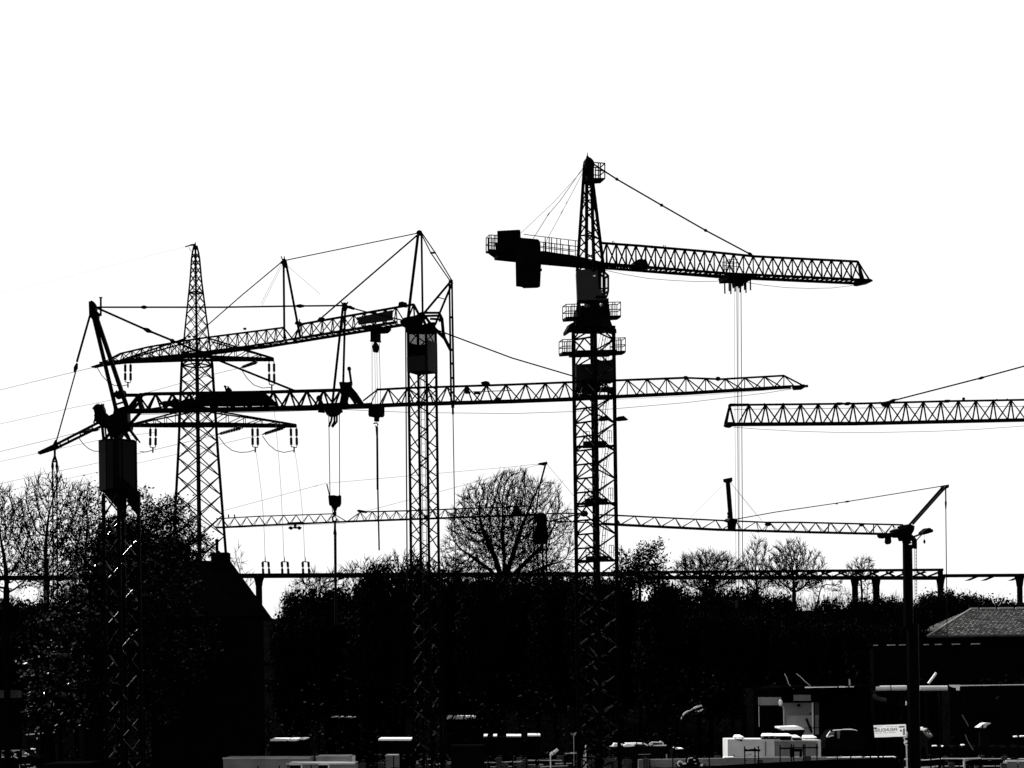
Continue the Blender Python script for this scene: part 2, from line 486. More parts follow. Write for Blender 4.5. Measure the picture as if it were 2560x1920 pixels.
b = MB(); b.wire(pxs(q, (1511, 675), (1560, 686), (1620, 696), (1680, 701), (1740, 704), (1795, 703)), .014); b.wire(pxs(q, (1859, 705), (1910, 713), (1965, 719), (2020, 721), (2080, 720), (2145, 712)), .014)
part(jb, 'trolley_rope', b, M['cable'])
# tie bars
def tie(parent, pts, w, joints=(), qq=None, off=0, name='tie_bar', jw=2.2, m_=None):
    qq = qq or q; b = MB()
    for a, c in zip(pts, pts[1:]): b.tube(qq(a[0], a[1], off), qq(c[0], c[1], off), w / 2, n=6)
    for (x, y, L) in joints:
        (xa, ya), (xb, yb) = pts[0], pts[-1]; u = V((xb - xa, yb - ya)).normalized() * L / 2
        p0, p1 = qq(x - u[0], y - u[1], off), qq(x + u[0], y + u[1], off); m0 = (p0 + p1) / 2
        b.tube(p0, m0, w * .55, w * jw / 2, n=6); b.tube(m0, p1, w * jw / 2, w * .55, n=6)
    return part(parent, name, b, m_)
tie(C, [(1482, 409), (1542, 448), (1654, 513), (1764, 576), (1888, 642)], .075, ((1542, 448, 8), (1654, 513, 9), (1764, 576, 9), (1875, 635, 12)))
tie(C, [(1465, 409), (1400, 502), (1371, 536), (1332, 598)], .03, ((1371, 536, 11),))
tie(C, [(1464, 412), (1399, 536), (1352, 622)], .022, ((1399, 535, 12), (1411, 512, 5)), off=.4)
tie(C, [(1464, 418), (1390, 500), (1303, 582)], .02, off=-.3)
# counter jib
b = MB()
b.slab(pxs(q, (1226, 630, -.4), (1300, 634, -.4), (1354, 632, -.4), (1445, 646, -.4), (1512, 662, -.4), (1512, 672, -.4), (1445, 665, -.4), (1354, 657, -.4), (1290, 651, -.4), (1241, 646, -.4), (1240, 640, -.4)), q.n * .8)
b.tube(q(1227, 632, .5), q(1240, 646, .5), .025)
cj = part(C, 'counter_jib', b)
b = MB()
for off in (-.5, .5):
    top = [(1303, 591), (1356, 598), (1442, 609)]
    for dy in (0, 14, 24):
        b.tube(q(1303, 592 + dy, off), q(1442, 609 + dy, off), .018, n=4)
    for x in (1356, 1366, 1372, 1385, 1394, 1414, 1431): b.tube(q(x, along(top, x), off), q(x, along(top, x) + 38, off), .022, n=4)
for off in (-.3, .3):
    for y in (591, 610, 627): b.tube(q(1219, y, off), q(1250, y + 2, off), .022, n=4)
    for x in (1219, 1224, 1232, 1236): b.tube(q(x, 591, off), q(x, 630, off), .024, n=4)
for y in (591, 610): b.tube(q(1219, y, -.3), q(1219, y, .3), .022, n=4)
b.slab(pxs(q, (1219, 626, -.3), (1242, 628, -.3), (1242, 632, -.3), (1219, 630, -.3)), q.n * .6)
part(cj, 'guard_rail', b)
b = MB(); q = shift(q_main, .4)
b.slab(pxs(q, (1243, 577), (1298, 574), (1301, 576), (1302, 594), (1345, 598), (1346, 640), (1288, 640), (1262, 623), (1240, 617), (1237, 606), (1243, 606)), V((0, .7, 0)))
for x in (1243, 1252, 1260, 1268, 1276, 1285): b.box(q(x, 627), .1, .3, .3)
q = q_main
part(C, 'hoist_winch', b)
b = MB(); q = shift(q_main, .5)
b.slab(pxs(q, (1288, 600), (1347, 599), (1351, 607), (1353, 660), (1351, 707), (1344, 710), (1309, 711), (1305, 708), (1290, 706)), V((0, .9, 0)))
b.slab(pxs(q, (1351, 671), (1355, 671), (1355, 676), (1351, 676)), V((0, .2, 0)))
part(C, 'counterweight', b, M['concrete']); q = q_main
# trolley and hook
b = MB()
b.slab(pxs(q, (1808, 690, -.7), (1876, 694, -.7), (1876, 701, -.7), (1858, 702, -.7), (1830, 701, -.7), (1811, 702, -.7)), q.n * 1.4)
for x, y0, y1 in ((1817, 699, 731), (1832, 700, 732), (1855, 700, 728), (1870, 700, 729)):
    for o_ in (-.3, .3): b.bar(q(x, y0, o_), q(x + .7, y1, o_), .055)
for x in (1837, 1851): b.slab(pxs(q, (x - 4, 702, -.25), (x + 4, 702, -.25), (x + 3, 717, -.25), (x - 1, 719, -.25)), q.n * .5)
b.blob(q(1844, 709), .12, .2, .14)
tr = part(C, 'trolley', b)
b = MB()
for off in (.75, 1.25):
    for y in (664, 673, 682): b.tube(q(1792, y, off), q(1822, y - 2, off), .016, n=4)
    for x in (1793, 1801, 1811, 1818): b.tube(q(x, 662, off), q(x, 701, off), .018, n=4)
    b.tube(q(1793, 701, off), q(1816, 701, off), .022, n=4)
b.tube(q(1797, 698, .9), q(1801, 692, .9), .02, n=4)
part(tr, 'maintenance_basket', b)
b = MB()
for xa, xb in ((1838.6, 1843.6), (1848.8, 1853.5)):
    b.tube(q(xa, 716, .2), q(xb, 1500, .2), .019, n=5); b.tube(q(xa + .6, 716, -.2), q(xb + .6, 1500, -.2), .008, n=4)
part(C, 'hoist_rope', b, M['cable'])
b = MB(); b.slab(pxs(q, (1841, 1500, -.2), (1857, 1500, -.2), (1857, 1520, -.2), (1852, 1530, -.2), (1846, 1530, -.2), (1841, 1520, -.2)), q.n * .4); b.tube(q(1849, 1530), q(1849, 1545), .05); part(C, 'hook_block', b)

# ================================================================== crane with mast head struts (centre left)
D2 = 95.0; k2 = D2 / F
q = plane(1057, 1000, D2, -33 + 180)
q0 = plane(1057, 1000, D2, 180)
X2, Y2 = q.base.x, q.base.y
C = thing('tower_crane', (X2, Y2, 0), 'crane with open lattice mast, tall A frame and folding jib sloping down leftwards', 'tower crane', 'cranes in the crane yard')
zt2 = lambda py: P(1050, py, D2).z
mb, lc = MB(), MB()
mast(mb, lc, (X2, Y2), 36 * k2, 19, 0, zt2(828), .72, 6.5 * k2, 3.2 * k2, ('Z', 'Z', 'Z', 'Z'))
ms = part(C, 'mast', mb); part(ms, 'bracing', lc, M['gloss'], True)
b = MB()
for s in (-4.5, 4.5): b.tube(V((X2 + s * k2, Y2, 1)), V((X2 + s * k2, Y2, zt2(935))), .016, n=5)
z = 1.2
while z < zt2(935): b.tube(V((X2 - 4.5 * k2, Y2, z)), V((X2 + 4.5 * k2, Y2, z)), .012, n=4); z += .4
part(C, 'ladder', b)
# cladding
b = MB(); 
cs = mast_corners((X2, Y2), 38 * k2, 19)
def wallq(i, z0, z1, t0=0, t1=1, out=1.0):
    a, c = cs[i], cs[(i + 1) % 4]; p, r = a.lerp(c, t0), a.lerp(c, t1); n = (c - a).cross(V((0, 0, 1))).normalized() * .04
    b.slab([V((p.x, p.y, z0)), V((r.x, r.y, z0)), V((r.x, r.y, z1)), V((p.x, p.y, z1))], n)
for i in range(4): wallq(i, zt2(932), zt2(894))
for i in (0, 3): wallq(i, zt2(894), zt2(856))
wallq(1, zt2(894), zt2(856), 0, .8)
part(C, 'cladding', b, M['panel'])
b = MB()
for i in range(4): wallq(i, zt2(856), zt2(828), .03, .97)
wallq(2, zt2(894), zt2(856), .03, .97)
part(C, 'wind_screen', b, M['frost'])
# head
b = MB()
b.slab(pxs(q0, (1000, 805, -.2), (1010, 796, -.2), (1040, 790, -.2), (1052, 782, -.2), (1062, 782, -.2), (1064, 795, -.2), (1054, 804, -.2), (1046, 814, -.2), (1014, 818, -.2), (1004, 813, -.2)), V((0, .5, 0)))
b.slab(pxs(q0, (1015, 818, -.55), (1046, 813, -.55), (1052, 815, -.55), (1064, 817, -.55), (1072, 811, -.55), (1088, 810, -.55), (1089, 818, -.55), (1092, 831, -.55), (1016, 831, -.55)), V((0, 1.1, 0)))
for a, c in (((1062, 790), (1078, 812)), ((1060, 802), (1066, 818)), ((1055, 803), (1050, 818))): b.bar(q0(*a), q0(*c), .13)
for a, c in (((1061, 782), (1099, 782)), ((1062, 790), (1098, 789)), ((1098, 786), (1088, 812)), ((1075, 797), (1096, 798)), ((1060, 806), (1064, 818))): b.bar(q0(*a), q0(*c), .1)
for a, c in (((1099, 786), (1105, 798)), ((1105, 798), (1108, 830)), ((1108, 830), (1111, 845)), ((1111, 845), (1127, 876)), ((1087, 822), (1111, 845)), ((1096, 801), (1104, 798))): b.bar(q0(*a), q0(*c), .16)
part(C, 'slewing_head', b)
# A frame (two leaning legs in one plane of the jib)
b = MB()
for a, c, off in (((1045, 586), (1019, 790), .4), ((1054, 586), (1057.5, 786), -.4)):
    b.bar(q0(a[0], a[1], off * .2), q0(c[0], c[1], off), 5.2 * k2)
b.slab(pxs(q0, (1041, 583, -.2), (1044, 579, -.2), (1049, 577, -.2), (1055, 580, -.2), (1057, 586, -.2), (1050, 588, -.2)), V((0, .4, 0)))
part(C, 'a_frame', b)
for off in (.35, -.35):
    b = MB()
    pts = [(1055, 583), (1088, 632), (1129, 700)] if off > 0 else [(1054, 586), (1077, 632), (1123, 699)]
    for a, c in zip(pts, pts[1:]): b.bar(P(a[0], a[1], D2 + off * .6), P(c[0], c[1], D2 + off * .6), .055)
    if off > 0: b.bar(P(1077, 632, D2 - .2), P(1088, 632, D2 + .2), .09)
    part(C, 'pendant_bar', b)
for (a, c) in (((1128, 702), (1061, 782)), ((1131, 706), (1097, 788))):
    b = MB(); b.bar(q0(*a), q0(*c), 5 * k2); 
    if a[0] == 1128: b.blob(q0(1127, 703), .12, .2, .1); b.wire(pxs(q0, (1091, 746), (1098, 744), (1106, 746), (1112, 748)), .03)
    part(C, 'back_strut', b)
b = MB()
for xa, xb in ((1123.5, 1128), (1130, 1135)):
    b.tube(q0(xa, 706), q0(xa + 1.2, 793), .05, n=5); b.tube(q0(xa + 1.2, 793), q0(xb, 1005), .055, n=5)
for y in (793, 875, 909, 945, 981): b.bar(q0(lerp(1124, 1128, (y - 706) / 300), y), q0(lerp(1131, 1135, (y - 706) / 300), y), .1)
b.slab(pxs(q0, (1128, 1006, -.12), (1136, 1006, -.12), (1136, 1019, -.12), (1128, 1019, -.12)), V((0, .24, 0)))
b.tube(q0(1132, 1019), q0(1132.5, 1036), .06); b.tube(q0(1132.5, 1036), q0(1140, 1480), .026, n=5)
part(C, 'back_rope', b, M['cable'])
b = MB(); b.tube(q0(1014, 818), q0(1018, 1480), .035, n=5); part(C, 'mast_cable', b, M['cable'])
# jib in two folding halves
topA = [(750, 811), (1034, 761)]
bot = [(231, 918), (492, 886), (640, 866), (735, 851), (1003, 808)]
b = MB(); jib(b, q, topA, [(735, 852), (1003, 808)], 10, .42, .1, .05, .5, .17, topx=(753, 1032), botx=(740, 1003))
b.bar(q(1034, 761), q(1047, 786), .1); b.bar(q(1034, 761), q(1036, 790), .06); b.bar(q(1034, 761), q(1022, 793), .06)
b.bar(q(750, 811), q(735, 852), .07)
b.slab(pxs(q, (1001, 767, -.2), (1003, 757, -.2), (1011, 755, -.2), (1013, 768, -.2)), q.n * .4)
b.slab(pxs(q, (742, 812, -.2), (746, 803, -.2), (752, 808, -.2), (755, 812, -.2)), q.n * .4); b.tube(q(749, 806), q(749, 798), .03)
b.bar(q(640, 868, .3), q(1000, 810, .3), .12)
j1 = part(C, 'jib', b)
b = MB(); jib(b, q, [(278, 896), (301, 884), (373, 867), (492, 847), (600, 833), (709, 819)], [(262, 909), (492, 886), (640, 867), (735, 852)], 19, .4, .085, .045, .5, .17, topx=(278, 709), botx=(270, 726))
b.bar(q(709, 819), q(735, 852), .06); b.bar(q(278, 896), q(250, 910), .05)
b.slab(pxs(q, (231, 918, -.2), (262, 908, -.2), (281, 904, -.2), (290, 900, -.2), (282, 912, -.2), (245, 916, -.2)), q.n * .4)
for xx, yy in ((431, 850), (473, 842), (486, 842), (612, 822)): b.blob(q(xx, yy), .1, .1, .07)
b.bar(q(300, 905, .3), q(735, 854, .3), .1)
part(C, 'jib_tip_section', b)
qb = shift(q, -.35); b = MB(); b.slab(pxs(qb, (895, 794), (983, 776), (981, 801), (899, 812)), qb.n * -.1); part(j1, 'board', b, M['panel'])
b = MB()
b.bar(q0(709, 650), q0(711, 853), .1); b.bar(q0(714, 652), q0(751, 846), .11)
b.slab(pxs(q0, (705, 660, -.12), (706, 648, -.12), (714, 648, -.12), (715, 668, -.12), (708, 670, -.12)), V((0, .24, 0)))
for dx in (-2, 3): b.tube(q0(708 + dx, 649), q0(706 + dx * 1.6, 641), .03)
b.slab(pxs(q0, (700, 658, -.1), (707, 650, -.1), (707, 660, -.1)), V((0, .2, 0)))
part(C, 'kingpost', b)
kp = q0(712, 652)
for pts, w in (([(1043, 583), (712, 651)], .04), ([(703, 656), (600, 742), (521, 811), (487, 843)], .045), ([(1043, 588), (802, 796)], .07)):
    b = MB()
    for a, c in zip(pts, pts[1:]): b.tube(q0(*a) if a[1] < 700 else q(*a), q0(*c) if c[1] < 700 else q(*c), w / 2 + .008, n=5)
    if pts[-1][0] == 802: b.slab(pxs(q, (794, 803, -.1), (802, 793, -.1), (809, 794, -.1), (808, 801, -.1)), q.n * .2)
    part(C, 'tie_rope', b, M['cable'])
b = MB()
for a, c in (((703, 660), (652, 760)), ((706, 662), (655, 764)), ((716, 662), (800, 735))): b.tube(q0(*a), q0(*c), .007, n=4)
part(C, 'reeving_rope', b, M['cable'])
# trolley, ropes, hook
b = MB()
b.slab(pxs(q, (917, 822, -.5), (938, 815, -.5), (964, 818, -.5), (962, 824, -.5), (955, 830, -.5), (945, 831, -.5), (932, 831, -.5)), q.n * 1.0)
b.slab(pxs(q, (932, 830, -.2), (946, 830, -.2), (946, 850, -.2), (948, 855, -.2), (930, 855, -.2), (932, 850, -.2)), q.n * .4)
b.slab(pxs(q, (939, 856, -.12), (945, 865, -.12), (944, 874, -.12), (942, 881, -.12), (936, 881, -.12), (934, 866, -.12)), q.n * .24)
part(C, 'trolley', b)
b = MB()
for xa, xb in ((930, 930.5), (948, 952)): b.tube(q(xa, 855), q(xb, 1015), .014, n=5)
for xa, xb in ((937, 939), (942, 944)): b.tube(q(xa, 881), q(xb, 1015), .01, n=5)
part(C, 'hoist_rope', b, M['cable'])
b = MB()
b.slab(pxs(q, (929, 1017, -.25), (954, 1016, -.25), (954, 1037, -.25), (951, 1042, -.25), (930, 1043, -.25), (928, 1038, -.25)), q.n * .5)
b.slab(pxs(q, (938, 1042, -.1), (946, 1042, -.1), (945, 1054, -.1), (938, 1054, -.1)), q.n * .2)
b.wire(pxs(q, (934, 1059), (941, 1057), (945, 1061), (943, 1067), (938, 1065)), .04)
part(C, 'hook_block', b)
b = MB(); b.tube(q(942, 1068), q(943, 1095), .07, .05); b.tube(q(943, 1095), q(944, 1224), .055); b.tube(q(944.5, 1222), q(948, 1376), .04); part(C, 'lifting_chain', b, M['cable'])
# counter ballast at the base (on the slewing platform)
b = MB(); b.box((X2 + 2.0, Y2, .9), 1.6, 2.4, 1.8); b.box((X2, Y2, .35), 3.6, 3.2, .3); part(C, 'ballast', b, M['concrete'])

# ================================================================== left crane with cladded mast
D1 = 80.0; k1 = D1 / F
q = plane(303, 1300, D1, 3)
X1, Y1 = q.base.x, q.base.y
C = thing('tower_crane', (X1, Y1, 0), 'leftmost crane, thick slanted A frame above a closed dark mast box', 'tower crane', 'cranes in the crane yard')
zt1 = lambda py: P(303, py, D1).z
mb, lc = MB(), MB()
mast(mb, lc, (X1, Y1), 43 * k1, 4, 0, zt1(1235), .95, 8 * k1, 4 * k1, ('Z', 'Z', 'Z', 'Z'))
ms = part(C, 'mast', mb); part(ms, 'bracing', lc, M['gloss'], True)
b = MB()
n = 8; r = 48 * k1
def octa(py, rr): return [V((X1 - .1 + rr * math.cos(math.radians(22.5 + 45 * i)), Y1 + rr * math.sin(math.radians(22.5 + 45 * i)), zt1(py))) for i in range(n)]
lo, hi = octa(1228, r), octa(1102, r)
b.add(lo + hi, [tuple(range(n)), tuple(reversed(range(n, 2 * n)))] + [(i, i + n, (i + 1) % n + n, (i + 1) % n) for i in range(n)])
b.slab(pxs(q, (261, 1228, -.5), (348, 1228, -.5), (347, 1276, -.5), (338, 1276, -.5), (328, 1262, -.5), (318, 1244, -.5), (312, 1244, -.5), (312, 1290, -.5), (302, 1290, -.5), (296, 1272, -.5), (268, 1240, -.5)), q.n * 1.0)
cl = part(C, 'mast_cladding', b, M['concrete'])
b = MB()
ry = Y1 - r * math.cos(math.radians(22.5)) - .02
def face(i, pts):
    """panel on octagon face i, pts in (t along face, py)"""
    a, c = lo[i], lo[(i + 1) % n]; nn = (c - a).cross(V((0, 0, 1))).normalized()
    out = [V((lerp(a.x, c.x, t), lerp(a.y, c.y, t), zt1(y))) + nn * .012 for t, y in pts]
    b.slab(out, nn * .03)
face(4, ((.15, 1228), (.15, 1106), (.95, 1106), (.95, 1228)))
face(5, ((-.0, 1226), (-.0, 1108), (.42, 1108), (.42, 1226)))
face(6, ((-.25 + .3, 1200), (.05, 1108), (.98, 1108), (.98, 1228), (.5, 1212)))
face(5, ((.82, 1196), (.82, 1108), (.98, 1108), (.98, 1202)))
part(cl, 'panel', b, M['panel'])
# slewing head above the cladding
b = MB()
b.slab(pxs(q, (254, 1050, -.45), (262, 1056, -.45), (285, 1045, -.45), (288, 1030, -.45), (300, 1024, -.45), (312, 1020, -.45), (322, 1022, -.45), (323, 1046, -.45), (323, 1060, -.45), (330, 1066, -.45), (328, 1074, -.45), (310, 1078, -.45), (300, 1098, -.45), (290, 1102, -.45), (282, 1092, -.45), (272, 1066, -.45), (258, 1068, -.45)), q.n * .9)
for a, c in (((258, 1064), (262, 1103)), ((322, 1070), (346, 1103)), ((316, 1078), (328, 1104)), ((270, 1066), (284, 1104)), ((284, 1078), (262, 1104)), ((308, 1080), (326, 1103)), ((285, 1062), (323, 1058)), ((322, 1068), (352, 1064)), ((274, 1066), (330, 1066))): b.bar(q(a[0], a[1], .3), q(c[0], c[1], .3), 6.5 * k1)
for off in (-.5,):
    for a, c in (((258, 1064), (262, 1103)), ((322, 1070), (346, 1103))): b.bar(q(a[0], a[1], off), q(c[0], c[1], off), 4 * k1)
b.bar(q(352, 1030), q(322, 1064), 7 * k1)
part(C, 'slewing_head', b)
b = MB()
b.slab(pxs(q, (238, 1052, -.3), (239, 1036, -.3), (235, 1021, -.3), (241, 1014, -.3), (249, 1014, -.3), (258, 1013, -.3), (262, 1022, -.3), (263, 1030, -.3), (272, 1038, -.3), (268, 1056, -.3), (256, 1066, -.3), (243, 1058, -.3)), q.n * .6)
for x in (242, 247, 254, 259): b.tube(q(x, 1015), q(x - 1 + (x % 3), 1009), .03, n=4)
b.bar(q(231, 1021), q(238, 1021), .06); b.bar(q(241, 1032), q(236, 1040), .06); b.bar(q(238, 1046), q(234, 1058), .06)
part(C, 'slewing_motor', b)
b = MB(); b.tube(q(295, 988, -.28), q(295, 988, .28), 8.2 * k1, n=14); b.bar(q(284, 989), q(316, 988), .1); b.blob(q(306, 986), .2, .3, .2)
for x in (292, 298): b.tube(q(x, 981), q(x - 1, 976), .03, n=4)
part(C, 'rope_drum', b)
# A frame
for i, (a, c, off) in enumerate((((232, 788), (286, 1018), -.35), ((240, 788), (318, 1014), .35))):
    b = MB(); b.bar(q(a[0], a[1], off * .4), q(c[0], c[1], off), 11.5 * k1, 9 * k1)
    if i == 0:
        for y in (1008, 1022): b.bar(q(286, y, -.35), q(320, y - 2, .35), 4 * k1)
        b.bar(q(286, 1016, -.35), q(288, 1036, -.35), .17); b.bar(q(318, 1012, .35), q(322, 1036, .35), .17)
    part(C, 'a_frame_leg', b)
b = MB()
b.slab(pxs(q, (224, 757, -.25), (232, 754, -.25), (238, 758, -.25), (242, 767, -.25), (241, 777, -.25), (248, 783, -.25), (246, 798, -.25), (240, 806, -.25), (230, 798, -.25), (225, 790, -.25)), q.n * .5)
b.tube(q(252, 743), q(252, 790), .045); b.tube(q(248, 744), q(256, 744), .03); b.bar(q(240, 786), q(254, 786), .09)
part(C, 'a_frame_top', b)
for off in (-.05, .05):
    tie(C, [(226, 785), (192, 905)], .075, ((190, 920, 24),) if off > 0 else (), q, off, 'pendant_bar', 2.6)
    if off < 0: tie(C, [(189, 930), (139, 1110)], .06, (), q, 0, 'pendant_bar')
# lower strut
b = MB()
for s in (-1, 1):
    for d in (0, 11):
        b.bar(q(286, 1036 + d * 1.2, s * .07), q(140, 1111 + d * .9, s * .06), .075)
    b.bar(q(140, 1114, s * .25), q(97, 1133, s * .12), .09); b.bar(q(140, 1119, s * .25), q(97, 1134, s * .12), .08)
for x, y in ((262, 1050), (230, 1068), (200, 1084), (170, 1099), (150, 1110)):
    b.bar(q(x, y), q(x + 3, y + 9), .06)
b.slab(pxs(q, (134, 1111, -.15), (140, 1100, -.15), (145, 1110, -.15), (140, 1124, -.15), (136, 1124, -.15)), q.n * .3)
part(C, 'counter_strut', b)
b = MB()
b.tube(q(137, 1122), q(137, 1141), .05)
for x in (131.5, 142): 
    b.tube(q(137, 1140), q(x, 1156), .05); b.tube(q(x, 1156), q(x, 1166), .04, .065, n=8); b.tube(q(x, 1166), q(x, 1176), .065, .03, n=8)
    b.tube(q(x, 1176), q(x + 2, 1500), .03)
b.bar(q(132, 1154), q(141, 1154), .06)
part(C, 'back_rope', b, M['cable'])
# jib root half
b = MB()
jib(b, q, [(312, 988), (352, 988), (366, 985), (640, 981), (862, 975)], [(321, 1028), (640, 1023), (929, 1015)], 13, .34, .11, .058, .5, .18, tw=.13, topx=(346, 862), botx=(326, 872))
b.bar(q(322, 1022), q(346, 992), .16); b.bar(q(346, 992), q(354, 1030), .14); b.bar(q(326, 1030), q(352, 1002), .1)
b.slab(pxs(q, (344, 992, -.1), (348, 986, -.1), (350, 983, -.1), (356, 983, -.1), (358, 990, -.1), (352, 1000, -.1)), q.n * .2)
b.slab(pxs(q, (714, 982, -.1), (727, 973, -.1), (736, 974, -.1), (742, 978, -.1), (725, 984, -.1)), q.n * .2)
j1 = part(C, 'jib', b)
b = MB()
b.slab(pxs(q, (494, 989, -.45), (510, 985, -.45), (600, 985, -.45), (662, 984, -.45), (680, 998, -.45), (693, 1011, -.45), (560, 1013, -.45), (486, 1012, -.45)), q.n * .9)
b.slab(pxs(q, (400, 1010, -.3), (412, 1005, -.3), (430, 1004, -.3), (436, 998, -.3), (448, 1000, -.3), (450, 1008, -.3), (464, 1000, -.3), (486, 998, -.3), (490, 1016, -.3), (460, 1018, -.3), (440, 1023, -.3), (420, 1012, -.3)), q.n * .6)
b.bar(q(352, 1026), q(440, 1012), .05); b.bar(q(540, 985), q(660, 983), .12)
part(j1, 'winch_deck', b)
b = MB()
for x, y in ((563, 966), (570, 966), (574, 970)): b.bar(q(x, y), q(x + 4, 983), .07)
b.bar(q(560, 965), q(566, 968), .08); b.bar(q(566, 976), q(578, 980), .2)
part(j1, 'cable_bracket', b)
# hinge
b = MB()
b.slab(pxs(q, (848, 958, -.3), (854, 957, -.3), (868, 958, -.3), (880, 956, -.3), (880, 970, -.3), (893, 985, -.3), (914, 1016, -.3), (898, 1016, -.3), (891, 1005, -.3), (888, 1014, -.3), (880, 1000, -.3), (872, 990, -.3), (870, 1000, -.3), (868, 1016, -.3), (848, 1016, -.3), (854, 985, -.3), (850, 968, -.3)), q.n * .6)
b.bar(q(879, 962), q(873.5, 925), .1); b.tube(q(873, 922, -.1), q(873, 922, .1), 5 * k1, n=10)
b.bar(q(862, 1016), q(930, 1012), .16)
part(C, 'jib_hinge', b)
b = MB(); b.bar(q(805, 1012), q(798, 996), .16); b.blob(q(798, 996), .14); part(C, 'trolley_stop', b)
# jib outer half: two stretches with differing lacing
b = MB()
tp = [(944, 974), (1019, 970), (1280, 961.5), (1440, 955), (1540, 951), (1714, 944.5), (1801, 948), (1960, 939)]
bt = [(929, 1015), (1019, 1011), (1280, 1003.5), (1433, 998), (1535, 992), (1720, 983), (1980, 967)]
jib(b, q, tp[:6], bt[:5], 12, .28, .085, .045, .5, .18, topx=(944, 1714), botx=(946, 1535))
jib(b, q, tp[4:], bt[4:], 0, .25, .075, .042)
for i in range(9):
    xt = 1568 + 49 * i
    for xb, s in ((xt - 27, 1), (xt + 22, 1), (xt + 2, -1), (xt + 51, -1)):
        if xb < 1985: b.bar(q(xt, along(tp, xt)), q(xb, along(bt, xb), s * .25), .042)
    b.bar(q(xt + 2, along(bt, xt + 2), -.25), q(xt + 2, along(bt, xt + 2), .25), .04)
b.bar(q(944, 974), q(908, 1002), .06); b.bar(q(944, 974), q(925, 1014), .04)
b.bar(q(1960, 939), q(2006, 963), .06); b.bar(q(1980, 967), q(2020, 965), .1)
b.slab(pxs(q, (1983, 970, -.2), (1998, 964, -.2), (2008, 962, -.2), (2013, 968, -.2), (2005, 973, -.2), (1985, 974, -.2)), q.n * .4)
b.slab(pxs(q, (940, 975, -.1), (943, 970, -.1), (947, 974, -.1)), q.n * .2)
b.blob(q(1714, 944), .12, .1, .08); b.blob(q(1795, 947), .12, .1, .1)
b.slab(pxs(q, (1163, 968, -.15), (1172, 974, -.15), (1176, 983, -.15), (1164, 984, -.15), (1160, 975, -.15)), q.n * .3)
b.bar(q(1172, 980), q(1280, 976), .03); b.bar(q(1185, 982), q(1200, 982), .12)
b.slab(pxs(q, (1205, 961, -.1), (1202, 956, -.1), (1214, 953, -.1), (1222, 955, -.1), (1226, 962, -.1)), q.n * .2)
b.blob(q(1246, 1001), .14)
part(C, 'jib_tip_section', b)
b = MB()
b.bar(q(857, 770), q(831, 1008), 6 * k1); b.bar(q(863, 770), q(858, 962), 5.5 * k1)
b.slab(pxs(q, (854, 764, -.15), (858, 758, -.15), (866, 758, -.15), (870, 766, -.15), (866, 776, -.15), (856, 776, -.15)), q.n * .3)
for x in (856, 867): b.tube(q(x, 760), q(x + (x - 861) * .5, 755), .03, n=4)
b.bar(q(868, 767), q(886, 772), .1)
part(C, 'kingpost', b)
tie(C, [(238, 768), (360, 768), (560, 768), (750, 765), (858, 764)], .075, ((360, 768, 16), (750, 765, 22)), q, 0, 'tie_bar', 2.4)
tie(C, [(246, 772), (370, 827), (431, 852), (535, 897), (640, 939), (735, 977)], .1, ((370, 827, 22), (431, 853, 10)), q, .1, 'tie_bar', 2.2)
tie(C, [(869, 767), (912, 779), (1000, 799), (1090, 824), (1280, 895), (1432, 940), (1450, 955)], .062, ((876, 768, 14),), q, 0, 'tie_bar', 2.6)
b = MB()
b.wire(pxs(q, (640, 1031), (814, 1025), (860, 1024), (1022, 1031), (1280, 1034), (1430, 1029), (1535, 1022), (1720, 1006), (1920, 982), (1985, 971)), .013)
b.wire(pxs(q, (350, 1036), (640, 1031)), .013); b.wire(pxs(q, (1535, 999), (1760, 988), (1985, 970)), .007)
part(C, 'trolley_rope', b, M['cable'])
b = MB()
b.slab(pxs(q, (797, 1013, -.45), (854, 1010, -.45), (855, 1026, -.45), (848, 1033, -.45), (840, 1038, -.45), (824, 1039, -.45), (816, 1034, -.45), (810, 1024, -.45), (800, 1022, -.45)), q.n * .9)
b.bar(q(795, 1028), q(812, 1030), .09); b.bar(q(846, 1029), q(857, 1029), .08); b.bar(q(800, 1020), q(803, 1028), .06)
tr = part(C, 'trolley', b)
b = MB()
for dx, pts in ((0, ((830, 1040), (828, 1052), (822, 1067))), (0, ((836, 1040), (836, 1054), (830, 1066))), (0, ((842, 1040), (842, 1054), (830, 1068)))): b.wire(pxs(q, *pts), .06)
part(tr, 'dangling_hose', b, M['rubber'])
b = MB()
for xa, xb in ((822, 825), (848.5, 849)): b.tube(q(xa, 1036), q(xb, 1240), .018, n=5)
part(C, 'hoist_rope', b, M['cable'])
b = MB()
b.slab(pxs(q, (821, 1240, -.25), (835, 1239, -.25), (845, 1241, -.25), (848, 1239, -.25), (853, 1240, -.25), (853, 1258, -.25), (850, 1265, -.25), (843, 1268, -.25), (840, 1278, -.25), (837, 1284, -.25), (834, 1278, -.25), (830, 1266, -.25), (823, 1262, -.25)), q.n * .5)
b.tube(q(837, 1280), q(837, 1290), .08); b.wire(pxs(q, (836, 1288), (831, 1294), (832, 1302), (839, 1304), (842, 1298)), .055)
part(C, 'hook_block', b)
b = MB(); b.tube(q(837.5, 1302), q(837.5, 1325), .05, .06); b.tube(q(837.5, 1325), q(837.5, 1336), .06, .09); b.tube(q(838, 1332), q(839.5, 1560), .058, n=8); part(C, 'lifting_chain', b, M['cable'])
b = MB(); b.box((X1 - 2.2, Y1, .9), 1.8, 2.6, 1.8); b.box((X1, Y1, .3), 4, 3.4, .3); part(C, 'ballast', b, M['concrete'])

